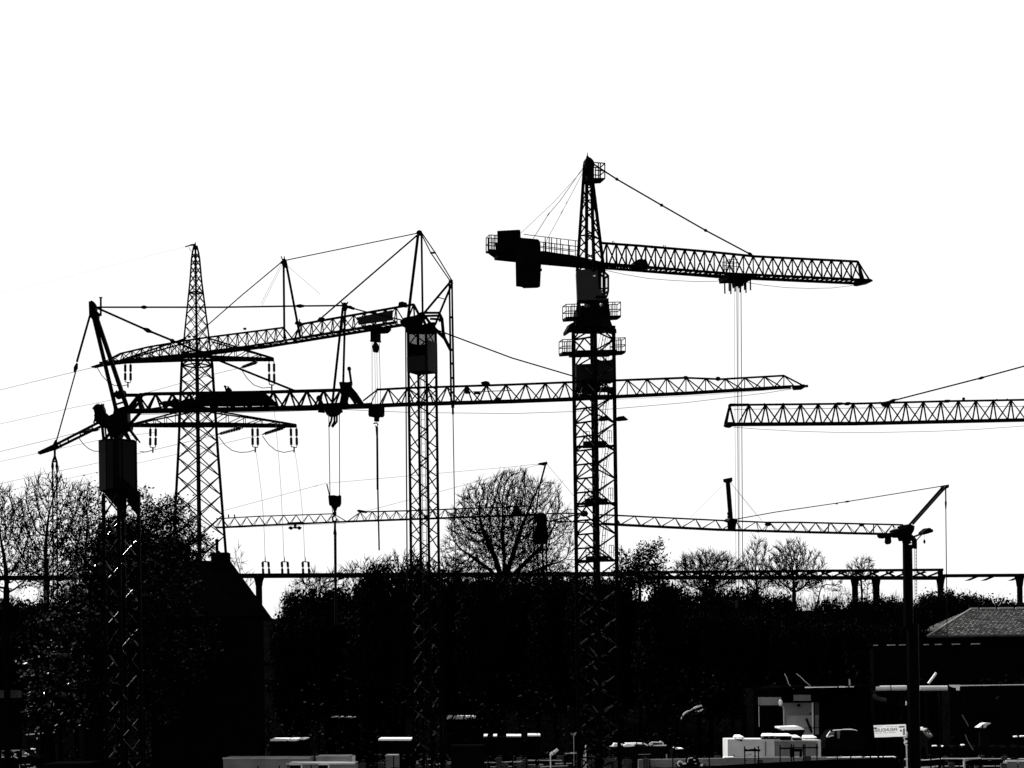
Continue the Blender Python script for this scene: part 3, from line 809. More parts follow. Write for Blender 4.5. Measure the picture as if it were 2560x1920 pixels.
# ================================================================== right-hand jib (mast just outside the picture)
D4 = 85.0; k4 = D4 / F
q = plane(1815, 1060, D4, 8)
xm = 2900
pm = q(xm, 1055)
C = thing('tower_crane', (pm.x, pm.y, 0), 'crane whose level lattice jib with a sagging rope reaches in from the right edge', 'tower crane', 'cranes in the crane yard')
mb, lc = MB(), MB()
mast(mb, lc, (pm.x, pm.y), .85, 10, 0, pm.z - .2, 1.0, .15, .07)
ms = part(C, 'mast', mb); part(ms, 'bracing', lc, M['gloss'], True)
b = MB()
jib(b, q, [(1872, 1012), (2144, 1009), (2367, 1003), (2560, 999.6), (2900, 990)], [(1840, 1061), (2144, 1059), (2560, 1050), (2900, 1040)], 24, .3, .085, .055, .5, .17, topx=(1872, 2890), botx=(1848, 2900))
b.bar(q(1824, 1012.5), q(1872, 1012), .11)
for s in (-1, 1): b.bar(q(1814, 1061.5, s * .3), q(1848, 1061, s * .3), .085); b.bar(q(1824, 1013), q(1814, 1060, s * .15), .07); 
b.bar(q(1824, 1013), q(1836, 1062), .075)
for x0, x1, h in ((1821, 1838, 3), (2088, 2106, 3), (2112, 2126, 3.5), (2358, 2376, 3)):
    y = along([(1824, 1012.5), (2144, 1009), (2367, 1003), (2560, 999.6)], (x0 + x1) / 2)
    b.slab([q(x0, y, -.12), q(x0 + 3, y - h, -.12), q(x1 - 3, y - h, -.12), q(x1, y, -.12), q(x1 - 3, y + h, -.12), q(x0 + 3, y + h, -.12)], q.n * .24)
b.bar(q(2409, 1002), q(2409, 994), .1)
for x in (1911, 1958, 2200, 2243, 2492, 2518): b.blob(q(x, along([(1824, 1011), (2144, 1008), (2560, 998)], x)), .05)
b.slab(pxs(q, (1812, 1063, -.3), (1816, 1057, -.3), (1826, 1057, -.3), (1832, 1062, -.3), (1828, 1068, -.3), (1818, 1067, -.3)), q.n * .6)
b.slab(pxs(q, (2203, 1010, -.1), (2218, 1004, -.1), (2235, 1000, -.1), (2237, 1003, -.1), (2216, 1018, -.1), (2208, 1016, -.1)), q.n * .2)
b.tube(q(1834, 1023.5), q(2900, 1012), .012, n=4)
part(C, 'jib', b)
tie(C, [(2207, 1007), (2240, 999.6), (2450, 945.5), (2560, 915.5), (2880, 828)], .075, ((2453, 945, 16), (2232, 1001, 18)), q, 0, 'tie_bar', 2.0)
b = MB(); b.bar(q(2890, 1045), q(2880, 826), .2); b.bar(q(2910, 1045), q(2880, 826), .2); part(C, 'a_frame', b)
b = MB(); b.wire(pxs(q, (1834, 1068), (1900, 1073), (1990, 1078), (2090, 1081), (2200, 1081), (2330, 1078.5), (2450, 1073), (2560, 1065), (2700, 1054)), .012); part(C, 'trolley_rope', b, M['cable'])

# ================================================================== small crane with solid column (far right)
D5 = 94.0; k5 = D5 / F
q = plane(2269, 1400, D5, 180 + 27)
X5, Y5 = q.base.x, q.base.y
C = thing('tower_crane', (X5, Y5, 0), 'small crane on a solid black column at the right, with a slanted back strut', 'tower crane', 'cranes in the crane yard')
b = MB()
cz = lambda py: P(2269, py, D5).z
b.tube(V((X5 + .2, Y5, 0)), V((X5 + .2, Y5, cz(1560))), 16.3 * k5, 15.6 * k5, n=8); b.tube(V((X5, Y5, cz(1566))), V((X5, Y5, cz(1362))), 12.8 * k5, 12.2 * k5, n=8); b.tube(V((X5, Y5, cz(1362))), V((X5 - .1, Y5, cz(1348))), 12 * k5, 9 * k5, n=8)
part(C, 'column', b)
b = MB()
b.slab(pxs(q, (2253, 1315, -.3), (2266, 1311, -.3), (2277, 1316, -.3), (2276, 1326, -.3), (2270, 1337, -.3), (2278, 1344, -.3), (2284, 1352, -.3), (2256, 1352, -.3), (2252, 1338, -.3), (2234, 1334, -.3), (2233, 1326, -.3), (2242, 1322, -.3), (2253, 1326, -.3)), q.n * .6)
part(C, 'slewing_head', b)
for off in (-.3, .3):
    b = MB(); dx = 6 * off
    b.bar(q(2276 + dx * 2, 1313 + dx, off), q(2362 + dx * .3, 1216, off * .5), .085); part(C, 'back_strut', b)
b = MB(); b.slab(pxs(q, (2357, 1218, -.2), (2361, 1213, -.2), (2366, 1212, -.2), (2366, 1219, -.2), (2362, 1222, -.2)), q.n * .4); b.tube(q(2364, 1218), q(2364.5, 1250), .035); b.tube(q(2364.5, 1247), q(2364.5, 1257), .02, .055); b.tube(q(2364.5, 1257), q(2364.5, 1272), .055, .03); b.tube(q(2364.5, 1272), q(2368, 1600), .024); part(C, 'back_rope', b, M['cable'])
b = MB(); b.bar(q(2278, 1344), q(2306, 1334), .08); b.slab(pxs(q, (2301, 1338, -.2), (2303, 1330, -.2), (2314, 1321, -.2), (2319, 1320, -.2), (2322, 1323, -.2), (2327, 1325, -.2), (2326, 1331, -.2), (2310, 1336, -.2)), q.n * .4); b.tube(q(2304, 1337), q(2289, 1353), .027); part(C, 'slewing_motor', b)
b = MB(); b.blob(q(2311, 1354), .06, .06, .11); b.tube(q(2310, 1336), q(2311, 1350), .008, n=4); part(C, 'hanging_plug', b, M['rubber'])
tp = [(1500, 1287), (1542, 1288.5), (1800, 1301), (1920, 1306), (2000, 1306), (2257, 1312)]
bt = [(1500, 1309), (1542, 1311.6), (1800, 1324.5), (2000, 1330), (2250, 1336)]
b = MB()
jib(b, q, tp[3:], bt[2:], 9, .25, .07, .032, .5, .14, topx=(1920, 2257), botx=(1905, 2250), tw=.075)
jib(b, q, tp[:4], bt[:3], 8, .25, .066, .03, .72, .12, topx=(1500, 1915), botx=(1500, 1905))
for x in (2071, 2184): b.bar(q(x, 1309), q(x, 1332), .04)
b.blob(q(1920, 1311), .17, .14, .09); b.blob(q(2154, 1313), .14, .1, .07)
part(C, 'jib', b)
b = MB()
for dx in (-2.6, 2.6): b.bar(q(1819 + dx, 1198), q(1829 + dx, 1326), .085)
b.slab(pxs(q, (1813, 1205, -.15), (1812, 1197, -.15), (1826, 1194, -.15), (1827, 1202, -.15), (1824, 1207, -.15)), q.n * .3)
b.blob(q(1822, 1284), .09); b.blob(q(1823, 1292), .1); b.slab(pxs(q, (1815, 1303, -.2), (1820, 1296, -.2), (1838, 1298, -.2), (1836, 1306, -.2), (1832, 1326, -.2), (1825, 1326, -.2), (1824, 1306, -.2)), q.n * .4)
part(C, 'kingpost', b)
tie(C, [(1834, 1299), (1940, 1280), (2050, 1264), (2118, 1254), (2363, 1214)], .052, ((2092, 1259, 4), (2118, 1254, 14)), q, 0, 'tie_bar', 2.0)
b = MB(); b.tube(q(1825, 1205), q(1905, 1302), .009, n=4); b.tube(q(1827, 1207), q(1890, 1288), .004, n=4); b.tube(q(1814, 1206), q(1700, 1320), .004, n=4); part(C, 'reeving_rope', b, M['cable'])
b = MB()
b.slab(pxs(q, (2205, 1336, -.4), (2222, 1332, -.4), (2238, 1336, -.4), (2234, 1343, -.4), (2216, 1345, -.4), (2206, 1341, -.4)), q.n * .8)
for a, c in (((2196, 1332), (2197, 1344)), ((2197, 1344), (2208, 1345)), ((2232, 1343), (2245, 1343)), ((2245, 1343), (2245, 1335)), ((2196, 1333), (2206, 1338)), ((2238, 1338), (2246, 1338))): b.bar(q(*a), q(*c), .07)
b.slab(pxs(q, (2217, 1344, -.15), (2223, 1344, -.15), (2224, 1356, -.15), (2220, 1361, -.15), (2216, 1356, -.15)), q.n * .3)
part(C, 'trolley', b)
b = MB()
for x in (2287, 2291.5): b.tube(P(x, 1362, D5), P(x + 1, 1560, D5), .017, n=5)
for i in range(24): b.tube(P(2287, 1364 + i * 8, D5), P(2291.5, 1364 + i * 8, D5), .012, n=4)
b.box(P(2286, 1360, D5), .22, .2, .45)
part(C, 'ladder', b)

# ================================================================== far crane behind the bare tree
D6 = 172.0; k6 = D6 / F
q = plane(1350, 1340, D6, 178)
X6, Y6 = q.base.x, q.base.y
C = thing('tower_crane', (X6, Y6, 0), 'distant low crane seen through the bare round tree, thin jib running left above the beam', 'tower crane', 'cranes in the crane yard')
b = MB(); l = MB()
mast(b, l, (X6, Y6), 17 * k6, 20, 0, P(1350, 1300, D6).z, 1.2, .14, .07)
ms = part(C, 'mast', b); part(ms, 'bracing', l)
b = MB()
b.slab(pxs(q, (1334, 1300, -.5), (1336, 1289, -.5), (1345, 1283, -.5), (1360, 1283, -.5), (1367, 1290, -.5), (1367, 1312, -.5), (1370, 1330, -.5), (1368, 1360, -.5), (1336, 1360, -.5), (1334, 1330, -.5), (1348, 1312, -.5)), q.n * 1.0)
b.slab(pxs(q, (1284, 1268, -.3), (1297, 1266, -.3), (1298, 1280, -.3), (1312, 1286, -.3), (1337, 1284, -.3), (1337, 1290, -.3), (1286, 1288, -.3)), q.n * .6)
part(C, 'slewing_head', b)
b = MB()
jib(b, q, [(900, 1280), (1016, 1277), (1280, 1267), (1336, 1265)], [(868, 1304), (1280, 1289), (1345, 1288)], 15, .4, .11, .05, .5, .12, topx=(900, 1336), botx=(885, 1340))
b.bar(q(900, 1281), q(868, 1304), .08)
b.slab(pxs(q, (892, 1278, -.15), (896, 1274, -.15), (918, 1278, -.15), (916, 1283, -.15), (898, 1281, -.15)), q.n * .3)
part(C, 'jib', b)
b = MB()
jib(b, q, [(540, 1297), (640, 1291), (832, 1284.5)], [(540, 1319), (640, 1314), (868, 1304)], 10, .4, .09, .045, .5, .0, topx=(545, 832), botx=(540, 848))
b.bar(q(832, 1284), q(866, 1303), .08); b.tube(q(540, 1321), q(868, 1308), .015, n=4)
for x in (572, 587): b.tube(q(x, 1296), q(x - 1, 1286), .06)
part(C, 'jib_tip_section', b)
b = MB(); b.bar(q(817, 1210), q(826, 1248), .1); b.bar(q(826, 1248), q(833, 1286), .06); part(C, 'kingpost', b)
b = MB(); b.bar(q(1364, 1160), q(1349, 1215), .16); b.bar(q(1349, 1215), q(1338, 1292), .13); b.slab(pxs(q, (1345, 1162, -.1), (1346, 1158, -.1), (1368, 1154, -.1), (1369, 1160, -.1), (1362, 1164, -.1)), q.n * .2); part(C, 'a_frame', b)
tie(C, [(1347, 1160), (1280, 1167), (818, 1208)], .032, (), q, 0, 'tie_rope')
tie(C, [(817, 1208), (790, 1214.6), (640, 1255), (545, 1280)], .032, ((790, 1215, 8),), q, 0, 'tie_rope')
tie(C, [(1347, 1162), (1280, 1180), (1100, 1229), (915, 1278)], .032, (), q, 0, 'tie_rope')
tie(C, [(1367, 1160), (1439, 1245), (1470, 1282)], .035, (), q, 0, 'tie_rope')
b = MB()
for a, c in (((1366, 1284), (1470, 1283)), ((1366, 1302), (1480, 1307)), ((1380, 1302), (1448, 1285)), ((1400, 1284), (1430, 1305)), ((1448, 1284), (1432, 1305))): b.bar(q(*a), q(*c), .11)
b.blob(q(1460, 1284), .4, .3, .3)
part(C, 'counter_jib', b)
b = MB()
b.slab(pxs(q, (719, 1307, -.4), (757, 1305, -.4), (757, 1309, -.4), (740, 1311, -.4), (740, 1321, -.4), (736, 1321, -.4), (736, 1311, -.4), (721, 1311, -.4)), q.n * .8)
for x in (727, 748): b.tube(q(x, 1320, -.15), q(x, 1320, .15), 4.5 * k6, n=10)
b.bar(q(721, 1320), q(754, 1319), .12)
part(C, 'trolley', b)
# ================================================================== pylon
DP = 230.0; kp_ = DP / F
q = plane(495, 1100, DP, 0)
XP, YP = q.base.x, q.base.y
C = thing('electricity_pylon', (XP, YP, 0), 'tall tapering lattice electricity pylon with two cross arms carrying insulators', 'pylon')
zp = lambda py: P(495, py, DP).z
def rad(py):  # half diagonal in px at a height
    return along([(612, 3), (640, 9.5), (700, 14), (829, 29), (916, 38), (1018, 43), (1118, 48), (1249, 56.5), (1365, 64), (1900, 96)], py)
def Cn(kc, py):
    a = math.radians(11 + 90 * (kc % 4)); rr = rad(py) * kp_
    return V((XP + rr * math.cos(a), YP + rr * math.sin(a), zp(py)))
b, l = MB(), MB()
ys = [1860]
y = 1860
levels = [1860, 1760, 1670, 1590, 1520, 1455, 1395, 1340, 1288, 1238, 1190, 1145, 1103, 1063, 1022, 984, 948, 914, 882, 848, 816, 786, 758, 732, 708, 686, 666, 648, 632, 614]
for a, c in zip(levels, levels[1:]):
    w = .32 if a > 900 else .2
    for kc in range(4):
        b.bar(Cn(kc, a), Cn(kc, c), w)
        if a < 1800 or True:
            l.bar(Cn(kc, a), Cn(kc + 1, c), .1 if a > 900 else .07); l.bar(Cn(kc + 1, a), Cn(kc, c), .1 if a > 900 else .07)
        if a in (1063, 1022, 914, 882, 1455, 732): l.bar(Cn(kc, a), Cn(kc + 1, a), .16)
b.bar(V((XP, YP, zp(612))), V((XP, YP, zp(606))), .12)
tw = part(C, 'tower_body', b); part(tw, 'bracing', l)
b = MB(); b.bar(q(489, 611), q(476, 613), .18); b.bar(q(476, 613), q(463, 617), .12); b.wire(pxs(q, (472, 618), (476, 626), (481, 629)), .04); part(C, 'earth_wire_bracket', b)
def arm(x0, x1, ybot, yb_l, yb_r, ytop, tipl, tipr, name='cross_arm'):
    b = MB()
    for off in (-1.2, 1.2):
        b.bar(q(x0, yb_l, off * .15), q(470, ybot, off), .34); b.bar(q(470, ybot, off), q(525, ybot, off), .3); b.bar(q(525, ybot, off), q(x1, yb_r, off * .15), .34)
        b.bar(q(470, ytop, off), q(x0, yb_l - 3, off * .15), .17); b.bar(q(525, ytop, off), q(x1, yb_r - 3, off * .15), .17)
        for xe, ye, xs in ((x0, yb_l, 470), (x1, yb_r, 525)):
            n = 5
            for i in range(n):
                t0, t1 = i / n, (i + 1) / n
                A = q(lerp(xs, xe, t0), lerp(ybot, ye, t0), lerp(off, off * .15, t0)); B_ = q(lerp(xs, xe, t1), lerp(ytop, ye - 3, t1), lerp(off, off * .15, t1))
                A2 = q(lerp(xs, xe, t1), lerp(ybot, ye, t1), lerp(off, off * .15, t1))
                b.bar(A, B_, .09)
                if i < n - 1: b.bar(A2, B_, .08)
    for xe, ye, xs in ((x0, yb_l, 470), (x1, yb_r, 525)):
        for i in range(5):
            t0, t1 = i / 5, (i + 1) / 5
            b.bar(q(lerp(xs, xe, t0), lerp(ybot, ye, t0), lerp(-1.2, -.2, t0)), q(lerp(xs, xe, t1), lerp(ybot, ye, t1), lerp(1.2, .2, t1)), .1)
    return part(C, name, b)
arm(300, 684, 896, 905, 899, 850, 0, 0)
arm(330, 741, 1062, 1064, 1065, 1028, 0, 0)
def insulator(xa, xb, yt, yb_, lean=0):
    b = MB()
    for x in (xa, xb):
        n = 9
        b.tube(q(x, yt), q(x + lean, yb_), .06, n=5)
        for i in range(n):
            t = (i + .5) / n
            if i in (0, 4, 8): continue
            p = q(x + lean * t, lerp(yt, yb_, t)); u = (q(x + lean, yb_) - q(x, yt)).normalized()
            b.tube(p - u * .16, p + u * .16, .16, n=8)
    b.bar(q(xa + lean, yb_), q(xb + lean, yb_ + 2), .1)
    xm_ = (xa + xb) / 2 + lean
    b.tube(q(xm_, yb_), q(xm_, yb_ + 14), .1, n=5)
    return part(C, 'insulator', b, M['insul'])
insulator(313, 326.5, 907, 955); insulator(672.5, 685, 903, 961, .6)
insulator(376, 389.5, 1067, 1118, -.7); insulator(631, 644, 1067, 1117, .7); insulator(727, 741, 1067, 1117, 1.2)
def strain(xa, ya, xb, yb_):
    b = MB()
    for d in (-2.4, 2.4):
        A, B_ = q(xa, ya + d * .4, d * .05), q(xb, yb_ + d, d * .05)
        u = (B_ - A); b.tube(A, B_, .06, n=5)
        for i in range(10):
            if i in (0, 9): continue
            p = A + u * ((i + .5) / 10); un = u.normalized(); b.tube(p - un * .13, p + un * .13, .15, n=8)
    return part(C, 'strain_insulator', b, M['insul'])
strain(231, 919, 290, 904); strain(602, 919, 645, 904); strain(600, 1132 - 52, 0, 0) if False else None
strain(544, 1086, 608, 1068); strain(656, 1086, 714, 1067); strain(196, 1081, 250, 1072) 
for pts in (((243, 919), (254, 938), (268, 953), (285, 963), (300, 966), (319, 962)), ((605, 926), (617, 945), (634, 962), (656, 970), (680, 968)), ((547, 1092), (562, 1112), (580, 1126), (600, 1131), (620, 1130), (638, 1125)), ((656, 1090), (672, 1112), (690, 1126), (710, 1131), (735, 1126)), ((198, 1096), (209, 1111), (222, 1122), (236, 1128), (252, 1128)), ((350, 1129), (366, 1130), (382, 1125))):
    b = MB(); b.wire(pxs(q, *pts), .05, 5); part(C, 'jumper_cable', b, M['cable'])
# lines running off to the left and away
def line(pts, d0, d1, label, r=.035):
    b = MB(); n = len(pts)
    L = [0]
    for a, c in zip(pts, pts[1:]): L.append(L[-1] + math.hypot(c[0] - a[0], c[1] - a[1]))
    b.wire([P(x, y, lerp(d0, d1, L[i] / L[-1])) for i, (x, y) in enumerate(pts)], r)
    o = b.build('power_line', M['cable'])
    return tag(o, label, 'power line', 'lines strung from the pylon')
line([(463, 617), (350, 645), (240, 674), (130, 702), (-60, 748)], DP, 330, 'faint earth wire running down left from the very tip of the pylon', .008)
line([(231, 919), (110, 948), (0, 975), (-80, 994)], DP, 330, 'power line leaving the left end of the upper cross arm', .034)
line([(602, 919), (521, 939), (362, 983), (179, 1020), (0, 1060), (-80, 1078)], DP, 350, 'power line leaving the right half of the upper cross arm', .03)
line([(196, 1081), (95, 1106), (0, 1129), (-80, 1148)], DP, 330, 'power line leaving the left end of the lower cross arm', .034)
line([(544, 1086), (447, 1110), (350, 1133), (223, 1162), (110, 1185), (0, 1209), (-80, 1226)], DP, 350, 'power line leaving the middle of the lower cross arm towards the left tree tops', .032)
line([(656, 1086), (544, 1112), (362, 1154), (214, 1187), (100, 1210), (0, 1230), (-80, 1246)], DP, 360, 'lowest power line, leaving the right end of the lower cross arm', .026)
line([(392, 1080), (254, 1099), (95, 1133), (0, 1154), (-80, 1171)], DP, 340, 'power line from the left insulator pair of the lower cross arm', .028)
DB = 150.0
for xa, ya, xb, yb_, lab in ((640, 1130, 662.5, 1392, 'thin down lead ending at the leftmost stand-off insulator on the beam'), (680, 972, 709.5, 1392, 'thin down lead ending at the middle stand-off insulator on the beam'), (737.5, 1130, 761.5, 1392, 'thin down lead ending at the rightmost stand-off insulator on the beam')):
    b = MB(); b.wire([P(lerp(xa, xb, t) + 5 * math.sin(t * 3.14), lerp(ya, yb_, t), lerp(DP, DB, t)) for t in (0, .2, .4, .6, .8, 1)], .024)
    tag(b.build('down_lead', M['cable']), lab, 'down lead', 'down leads from the pylon')

# ================================================================== elevated beam
C = thing('elevated_beamway', P(650, 1700, DB) * 1 - V((0, 0, P(650, 1700, DB).z)), 'long thin elevated beam on pillars crossing the whole width behind the cranes', 'beamway')
b = MB()
def beam(pts, y_off, hpx, dep, D=DB):
    for a, c in zip(pts, pts[1:]):
        A, B_ = P(a[0], a[1], D), P(c[0], c[1], D)
        h = hpx * D / F
        b.slab([A + V((0, -dep / 2, 0)), B_ + V((0, -dep / 2, 0)), B_ + V((0, -dep / 2, -h)), A + V((0, -dep / 2, -h))], V((0, dep, 0)))
beam([(-200, 1442), (640, 1434.5), (1600, 1430)], 0, 10, 1.2)
beam([(1600, 1428), (2357, 1421.5)], 0, 6, .5)
beam([(1600, 1440), (2357, 1441)], 0, 8, 1.2)
beam([(2357, 1436), (2800, 1433)], 0, 7, 1.0)
b.bar(P(2351, 1422, DB), P(2351, 1446, DB), 11 * DB / F)
part(C, 'beam', b)
b = MB()
x = 1640
while x < 2340:
    b.slab([P(x, 1442, DB) - V((0, .15, 0)), P(x + 12, 1441, DB) - V((0, .15, 0)), P(x + 42, 1431, DB) - V((0, .15, 0)), P(x + 34, 1428, DB) - V((0, .15, 0))], V((0, .3, 0)))
    b.bar(P(x - 20, 1430, DB), P(x + 2, 1441, DB), .14)
    x += 38 + (x % 7)
for x in (2412, 2452, 2520): b.slab([P(x, 1452, DB), P(x + 14, 1451, DB), P(x + 36, 1442, DB), P(x + 28, 1440, DB)], V((0, .3, 0)))
part(C, 'brace', b)
for x, w, y1 in ((647, 14, 1700), (2137, 13, 1700), (2190, 14, 1700), (2351, 12, 1700), (2549, 11, 1700), (300, 13, 1700), (1010, 13, 1700), (1390, 13, 1700), (1780, 13, 1700)):
    b = MB(); top = P(x, 1442, DB); g = V((top.x, DB, 0)); w_ = w * DB / F
    b.box((g.x, g.y, top.z / 2 - .3), w_, w_ * 1.2, top.z - .6)
    b.slab([top + V((-w_ * .5, -.3, -.75)), top + V((w_ * .5, -.3, -.75)), top + V((w_ * .68, -.3, -.3)), top + V((w_ * .95, -.3, 0)), top + V((-w_ * .95, -.3, 0)), top + V((-w_ * .68, -.3, -.3))], V((0, .6, 0)))
    part(C, 'pillar', b, M['concrete'])
for i, (xa, xb) in enumerate(((658, 672), (706, 720), (758, 772))):
    p = P((xa + xb) / 2, 1434.5, DB)
    C2 = thing('standoff_insulator', p, ['stand-off insulator on the beam, leftmost of three, nearest the pillar', 'middle one of three stand-off insulators standing on the beam', 'third stand-off insulator on the beam, nearest the hanging chain'][i], 'insulator', 'stand-off insulators on the beam')
    for s, x in ((-1, xa), (1, xb)):
        b = MB(); A, B_ = P(x + (0 if s < 0 else 1), 1434.3, DB), P(x - (1.5 if s < 0 else 1), 1404, DB)
        b.tube(A, B_, .05, n=5)
        for j in range(7):
            if j in (3,): continue
            p = A.lerp(B_, (j + .6) / 7.4); u = (B_ - A).normalized(); b.tube(p - u * .06, p + u * .06, .1, n=8)
        part(C2, 'insulator_post', b, M['insul'])
    b = MB(); b.bar(P(xa - 1.5, 1404, DB), P(xb - 1, 1405, DB), .07); m_ = (xa + xb) / 2; b.tube(P(m_ - 2, 1404, DB), P(m_ - 2, 1392, DB), .05, .03); part(C2, 'top_bar', b)

# ================================================================== ground, hill
b = MB(); b.add([(-4000, -60, 0), (4000, -60, 0), (4000, 6000, 0), (-4000, 6000, 0)], [(0, 1, 2, 3)])
tag(b.build('ground', M['ground']), kind='structure')
rng = random.Random(3)
b = MB(); nx, ny = 120, 14
pts = []
def hilltop(px):
    """crest line of the wooded slope in the picture"""
    return along([(-400, 1550), (0, 1545), (300, 1530), (600, 1550), (670, 1548), (740, 1540), (820, 1520), (1000, 1500), (1300, 1495), (1600, 1508), (1700, 1512), (1950, 1520), (2100, 1535), (2250, 1508), (2330, 1512), (2500, 1516), (3000, 1516)], px)
DH = 172.0
for j in range(ny + 1):
    t = j / ny
    for i in range(nx + 1):
        px = -400 + 3400 * i / nx
        crest = P(px, hilltop(px), DH)
        y = lerp(132, 232, t)
        prof = math.sin(math.pi * min(1, max(0, t * 1.0))) ** .8
        z = -.3 + (crest.z + .3) * prof * (1 + .05 * math.sin(i * .9 + j) + rng.uniform(-.02, .02))
        pts.append((crest.x, y, z))
fs = [(j * (nx + 1) + i, j * (nx + 1) + i + 1, (j + 1) * (nx + 1) + i + 1, (j + 1) * (nx + 1) + i) for j in range(ny) for i in range(nx)]
b.add(pts, fs)
tag(b.build('hill', M['hill'], None, True), kind='structure')

# ================================================================== houses
D = 101.0
ridge_l, ridge_r = P(440, 1402, D + 4), P(575, 1401, D + 4)
el, er = P(352, 1540, D), P(654, 1540, D)
ez = er.z; xL, xR = el.x, er.x; yF, yB = D - .3, D + 4.6
C = thing('house', ((xL + xR) / 2, (yF + yB) / 2, 0), 'black steep roofed house at the left with a chimney on its ridge', 'house')
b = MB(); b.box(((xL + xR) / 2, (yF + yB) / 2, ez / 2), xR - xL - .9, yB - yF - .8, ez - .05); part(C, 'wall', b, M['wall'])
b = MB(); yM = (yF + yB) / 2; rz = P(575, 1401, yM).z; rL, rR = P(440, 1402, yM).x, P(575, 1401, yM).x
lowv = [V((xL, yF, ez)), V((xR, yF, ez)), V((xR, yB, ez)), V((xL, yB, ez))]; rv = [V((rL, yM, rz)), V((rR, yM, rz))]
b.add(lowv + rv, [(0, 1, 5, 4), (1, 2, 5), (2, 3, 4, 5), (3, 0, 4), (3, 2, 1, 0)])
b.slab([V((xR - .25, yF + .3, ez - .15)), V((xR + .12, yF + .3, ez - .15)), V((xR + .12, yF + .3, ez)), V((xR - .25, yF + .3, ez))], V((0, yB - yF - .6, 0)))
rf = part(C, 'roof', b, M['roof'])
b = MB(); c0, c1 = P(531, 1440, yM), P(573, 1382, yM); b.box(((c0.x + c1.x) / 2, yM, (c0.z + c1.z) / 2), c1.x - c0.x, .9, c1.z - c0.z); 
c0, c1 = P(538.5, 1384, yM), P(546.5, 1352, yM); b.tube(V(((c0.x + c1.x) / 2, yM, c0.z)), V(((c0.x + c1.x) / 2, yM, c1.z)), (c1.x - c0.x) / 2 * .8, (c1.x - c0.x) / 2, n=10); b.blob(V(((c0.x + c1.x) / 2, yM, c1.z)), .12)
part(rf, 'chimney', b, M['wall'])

# tiled hip-roofed house at the right
D = 128.0
C = thing('house', (P(2500, 1700, D).x, D + 5, 0), 'low house at the right edge with a grey speckled tiled roof', 'house')
e0, e1 = P(2318, 1590, D), P(2760, 1578, D); yM = D + 4.2; r0, r1 = P(2426, 1523, yM), P(2760, 1517, yM)
ez = (e0.z); yB = D + 8.4
b = MB(); b.box(((e0.x + e1.x) / 2, (D + yB) / 2, ez / 2 - .1), e1.x - e0.x - .8, yB - D - .8, ez - .25); part(C, 'wall', b, M['wall'])
me_v = [(e0.x, D, ez), (e1.x, D, ez), (e1.x, yB, ez), (e0.x, yB, ez), (r0.x, yM, r0.z), (r1.x - 3, yM, r0.z)]
b = MB(); b.add(me_v, [(0, 1, 5, 4), (2, 3, 4, 5), (3, 0, 4), (1, 2, 5), (3, 2, 1, 0)])
rf = part(C, 'roof', b, M['rooftile'])
uv = rf.data.uv_layers.new(name='UVMap')
for poly in rf.data.polygons:
    nrm = poly.normal; ax = V((0, 0, 1)).cross(nrm)
    ax = ax.normalized() if ax.length > 1e-3 else V((1, 0, 0)); ay = nrm.cross(ax)
    for li in poly.loop_indices:
        co = rf.data.vertices[rf.data.loops[li].vertex_index].co; uv.data[li].uv = (co.dot(ax), co.dot(ay))
b = MB()
n = 46; A, B_ = V(me_v[4]), V(me_v[5])
for i in range(n):
    if i % 9 == 4: continue
    b.tube(A.lerp(B_, i / n), A.lerp(B_, (i + .8) / n), .11, .13, n=6)
A, B_ = V(me_v[0]), V(me_v[4])
for i in range(24): b.tube(A.lerp(B_, i / 24), A.lerp(B_, (i + .7) / 24), .05, .07, n=6)
part(rf, 'ridge_tiles', b, M['midgrey'])
b = MB(); b.tube(V((e0.x, D - .08, ez - .05)), V((e1.x, D - .08, ez - .05)), .09, n=8); part(C, 'gutter', b, M['dull'])

# dark hall
D = 118.0
a0, a1 = P(2183, 1614, D), P(2760, 1606, D)
C = thing('hall', ((a0.x + a1.x) / 2, D + 3, 0), 'large flat black hall below the tiled roof, its edge marked by a thin light line', 'hall')
b = MB(); b.box(((a0.x + a1.x) / 2, D + 3, a0.z / 2), a1.x - a0.x, 6, a0.z); part(C, 'wall', b, M['wall'])
b = MB(); b.box(((a0.x + a1.x) / 2, D + 3, a0.z + .05), a1.x - a0.x + .3, 6.4, .1); rf = part(C, 'roof', b, M['roof'])
b = MB()
for x0_, x1_ in ((2184, 2195), (2218, 2238), (2248, 2264), (2310, 2322), (2338, 2354), (2380, 2400), (2428, 2450)):
    b.tube(P(x0_, 1613.5 - (x0_ - 2183) * .014, D - .3), P(x1_, 1613.5 - (x1_ - 2183) * .014, D - .3), .035, n=6)
part(rf, 'edge_strip', b, M['midgrey'])

# lean-to workshop with pale open bay and pipes
D = 110.0
C = thing('workshop', (P(2000, 1800, D).x, D + 3, 0), 'workshop with a pale open bay between dark posts under a roof edge painted as lit', 'workshop')
r0, r1 = P(1895, 1735, D), P(2185, 1716, D)
x0_, x1_ = P(1895, 1735, D).x, P(2185, 1720, D).x; zr = P(2080, 1719, D).z
b = MB(); b.box(((x0_ + x1_) / 2, D + 5, zr / 2), x1_ - x0_, 6, zr); part(C, 'wall', b, M['wall'])
def panel_(C, name, x0, y0, x1, y1, D, m, th=.06):
    b = MB(); b.slab([P(x0, y0, D), P(x1, y0, D), P(x1, y1, D), P(x0, y1, D)], V((0, th, 0))); return part(C, name, b, m)
b = MB(); b.box(((x0_ + x1_) / 2 + .6, D + 3.4, zr + .06), x1_ - x0_ - 1.0, 9, .12); rf = part(C, 'roof', b, M['roof'])
b = MB()
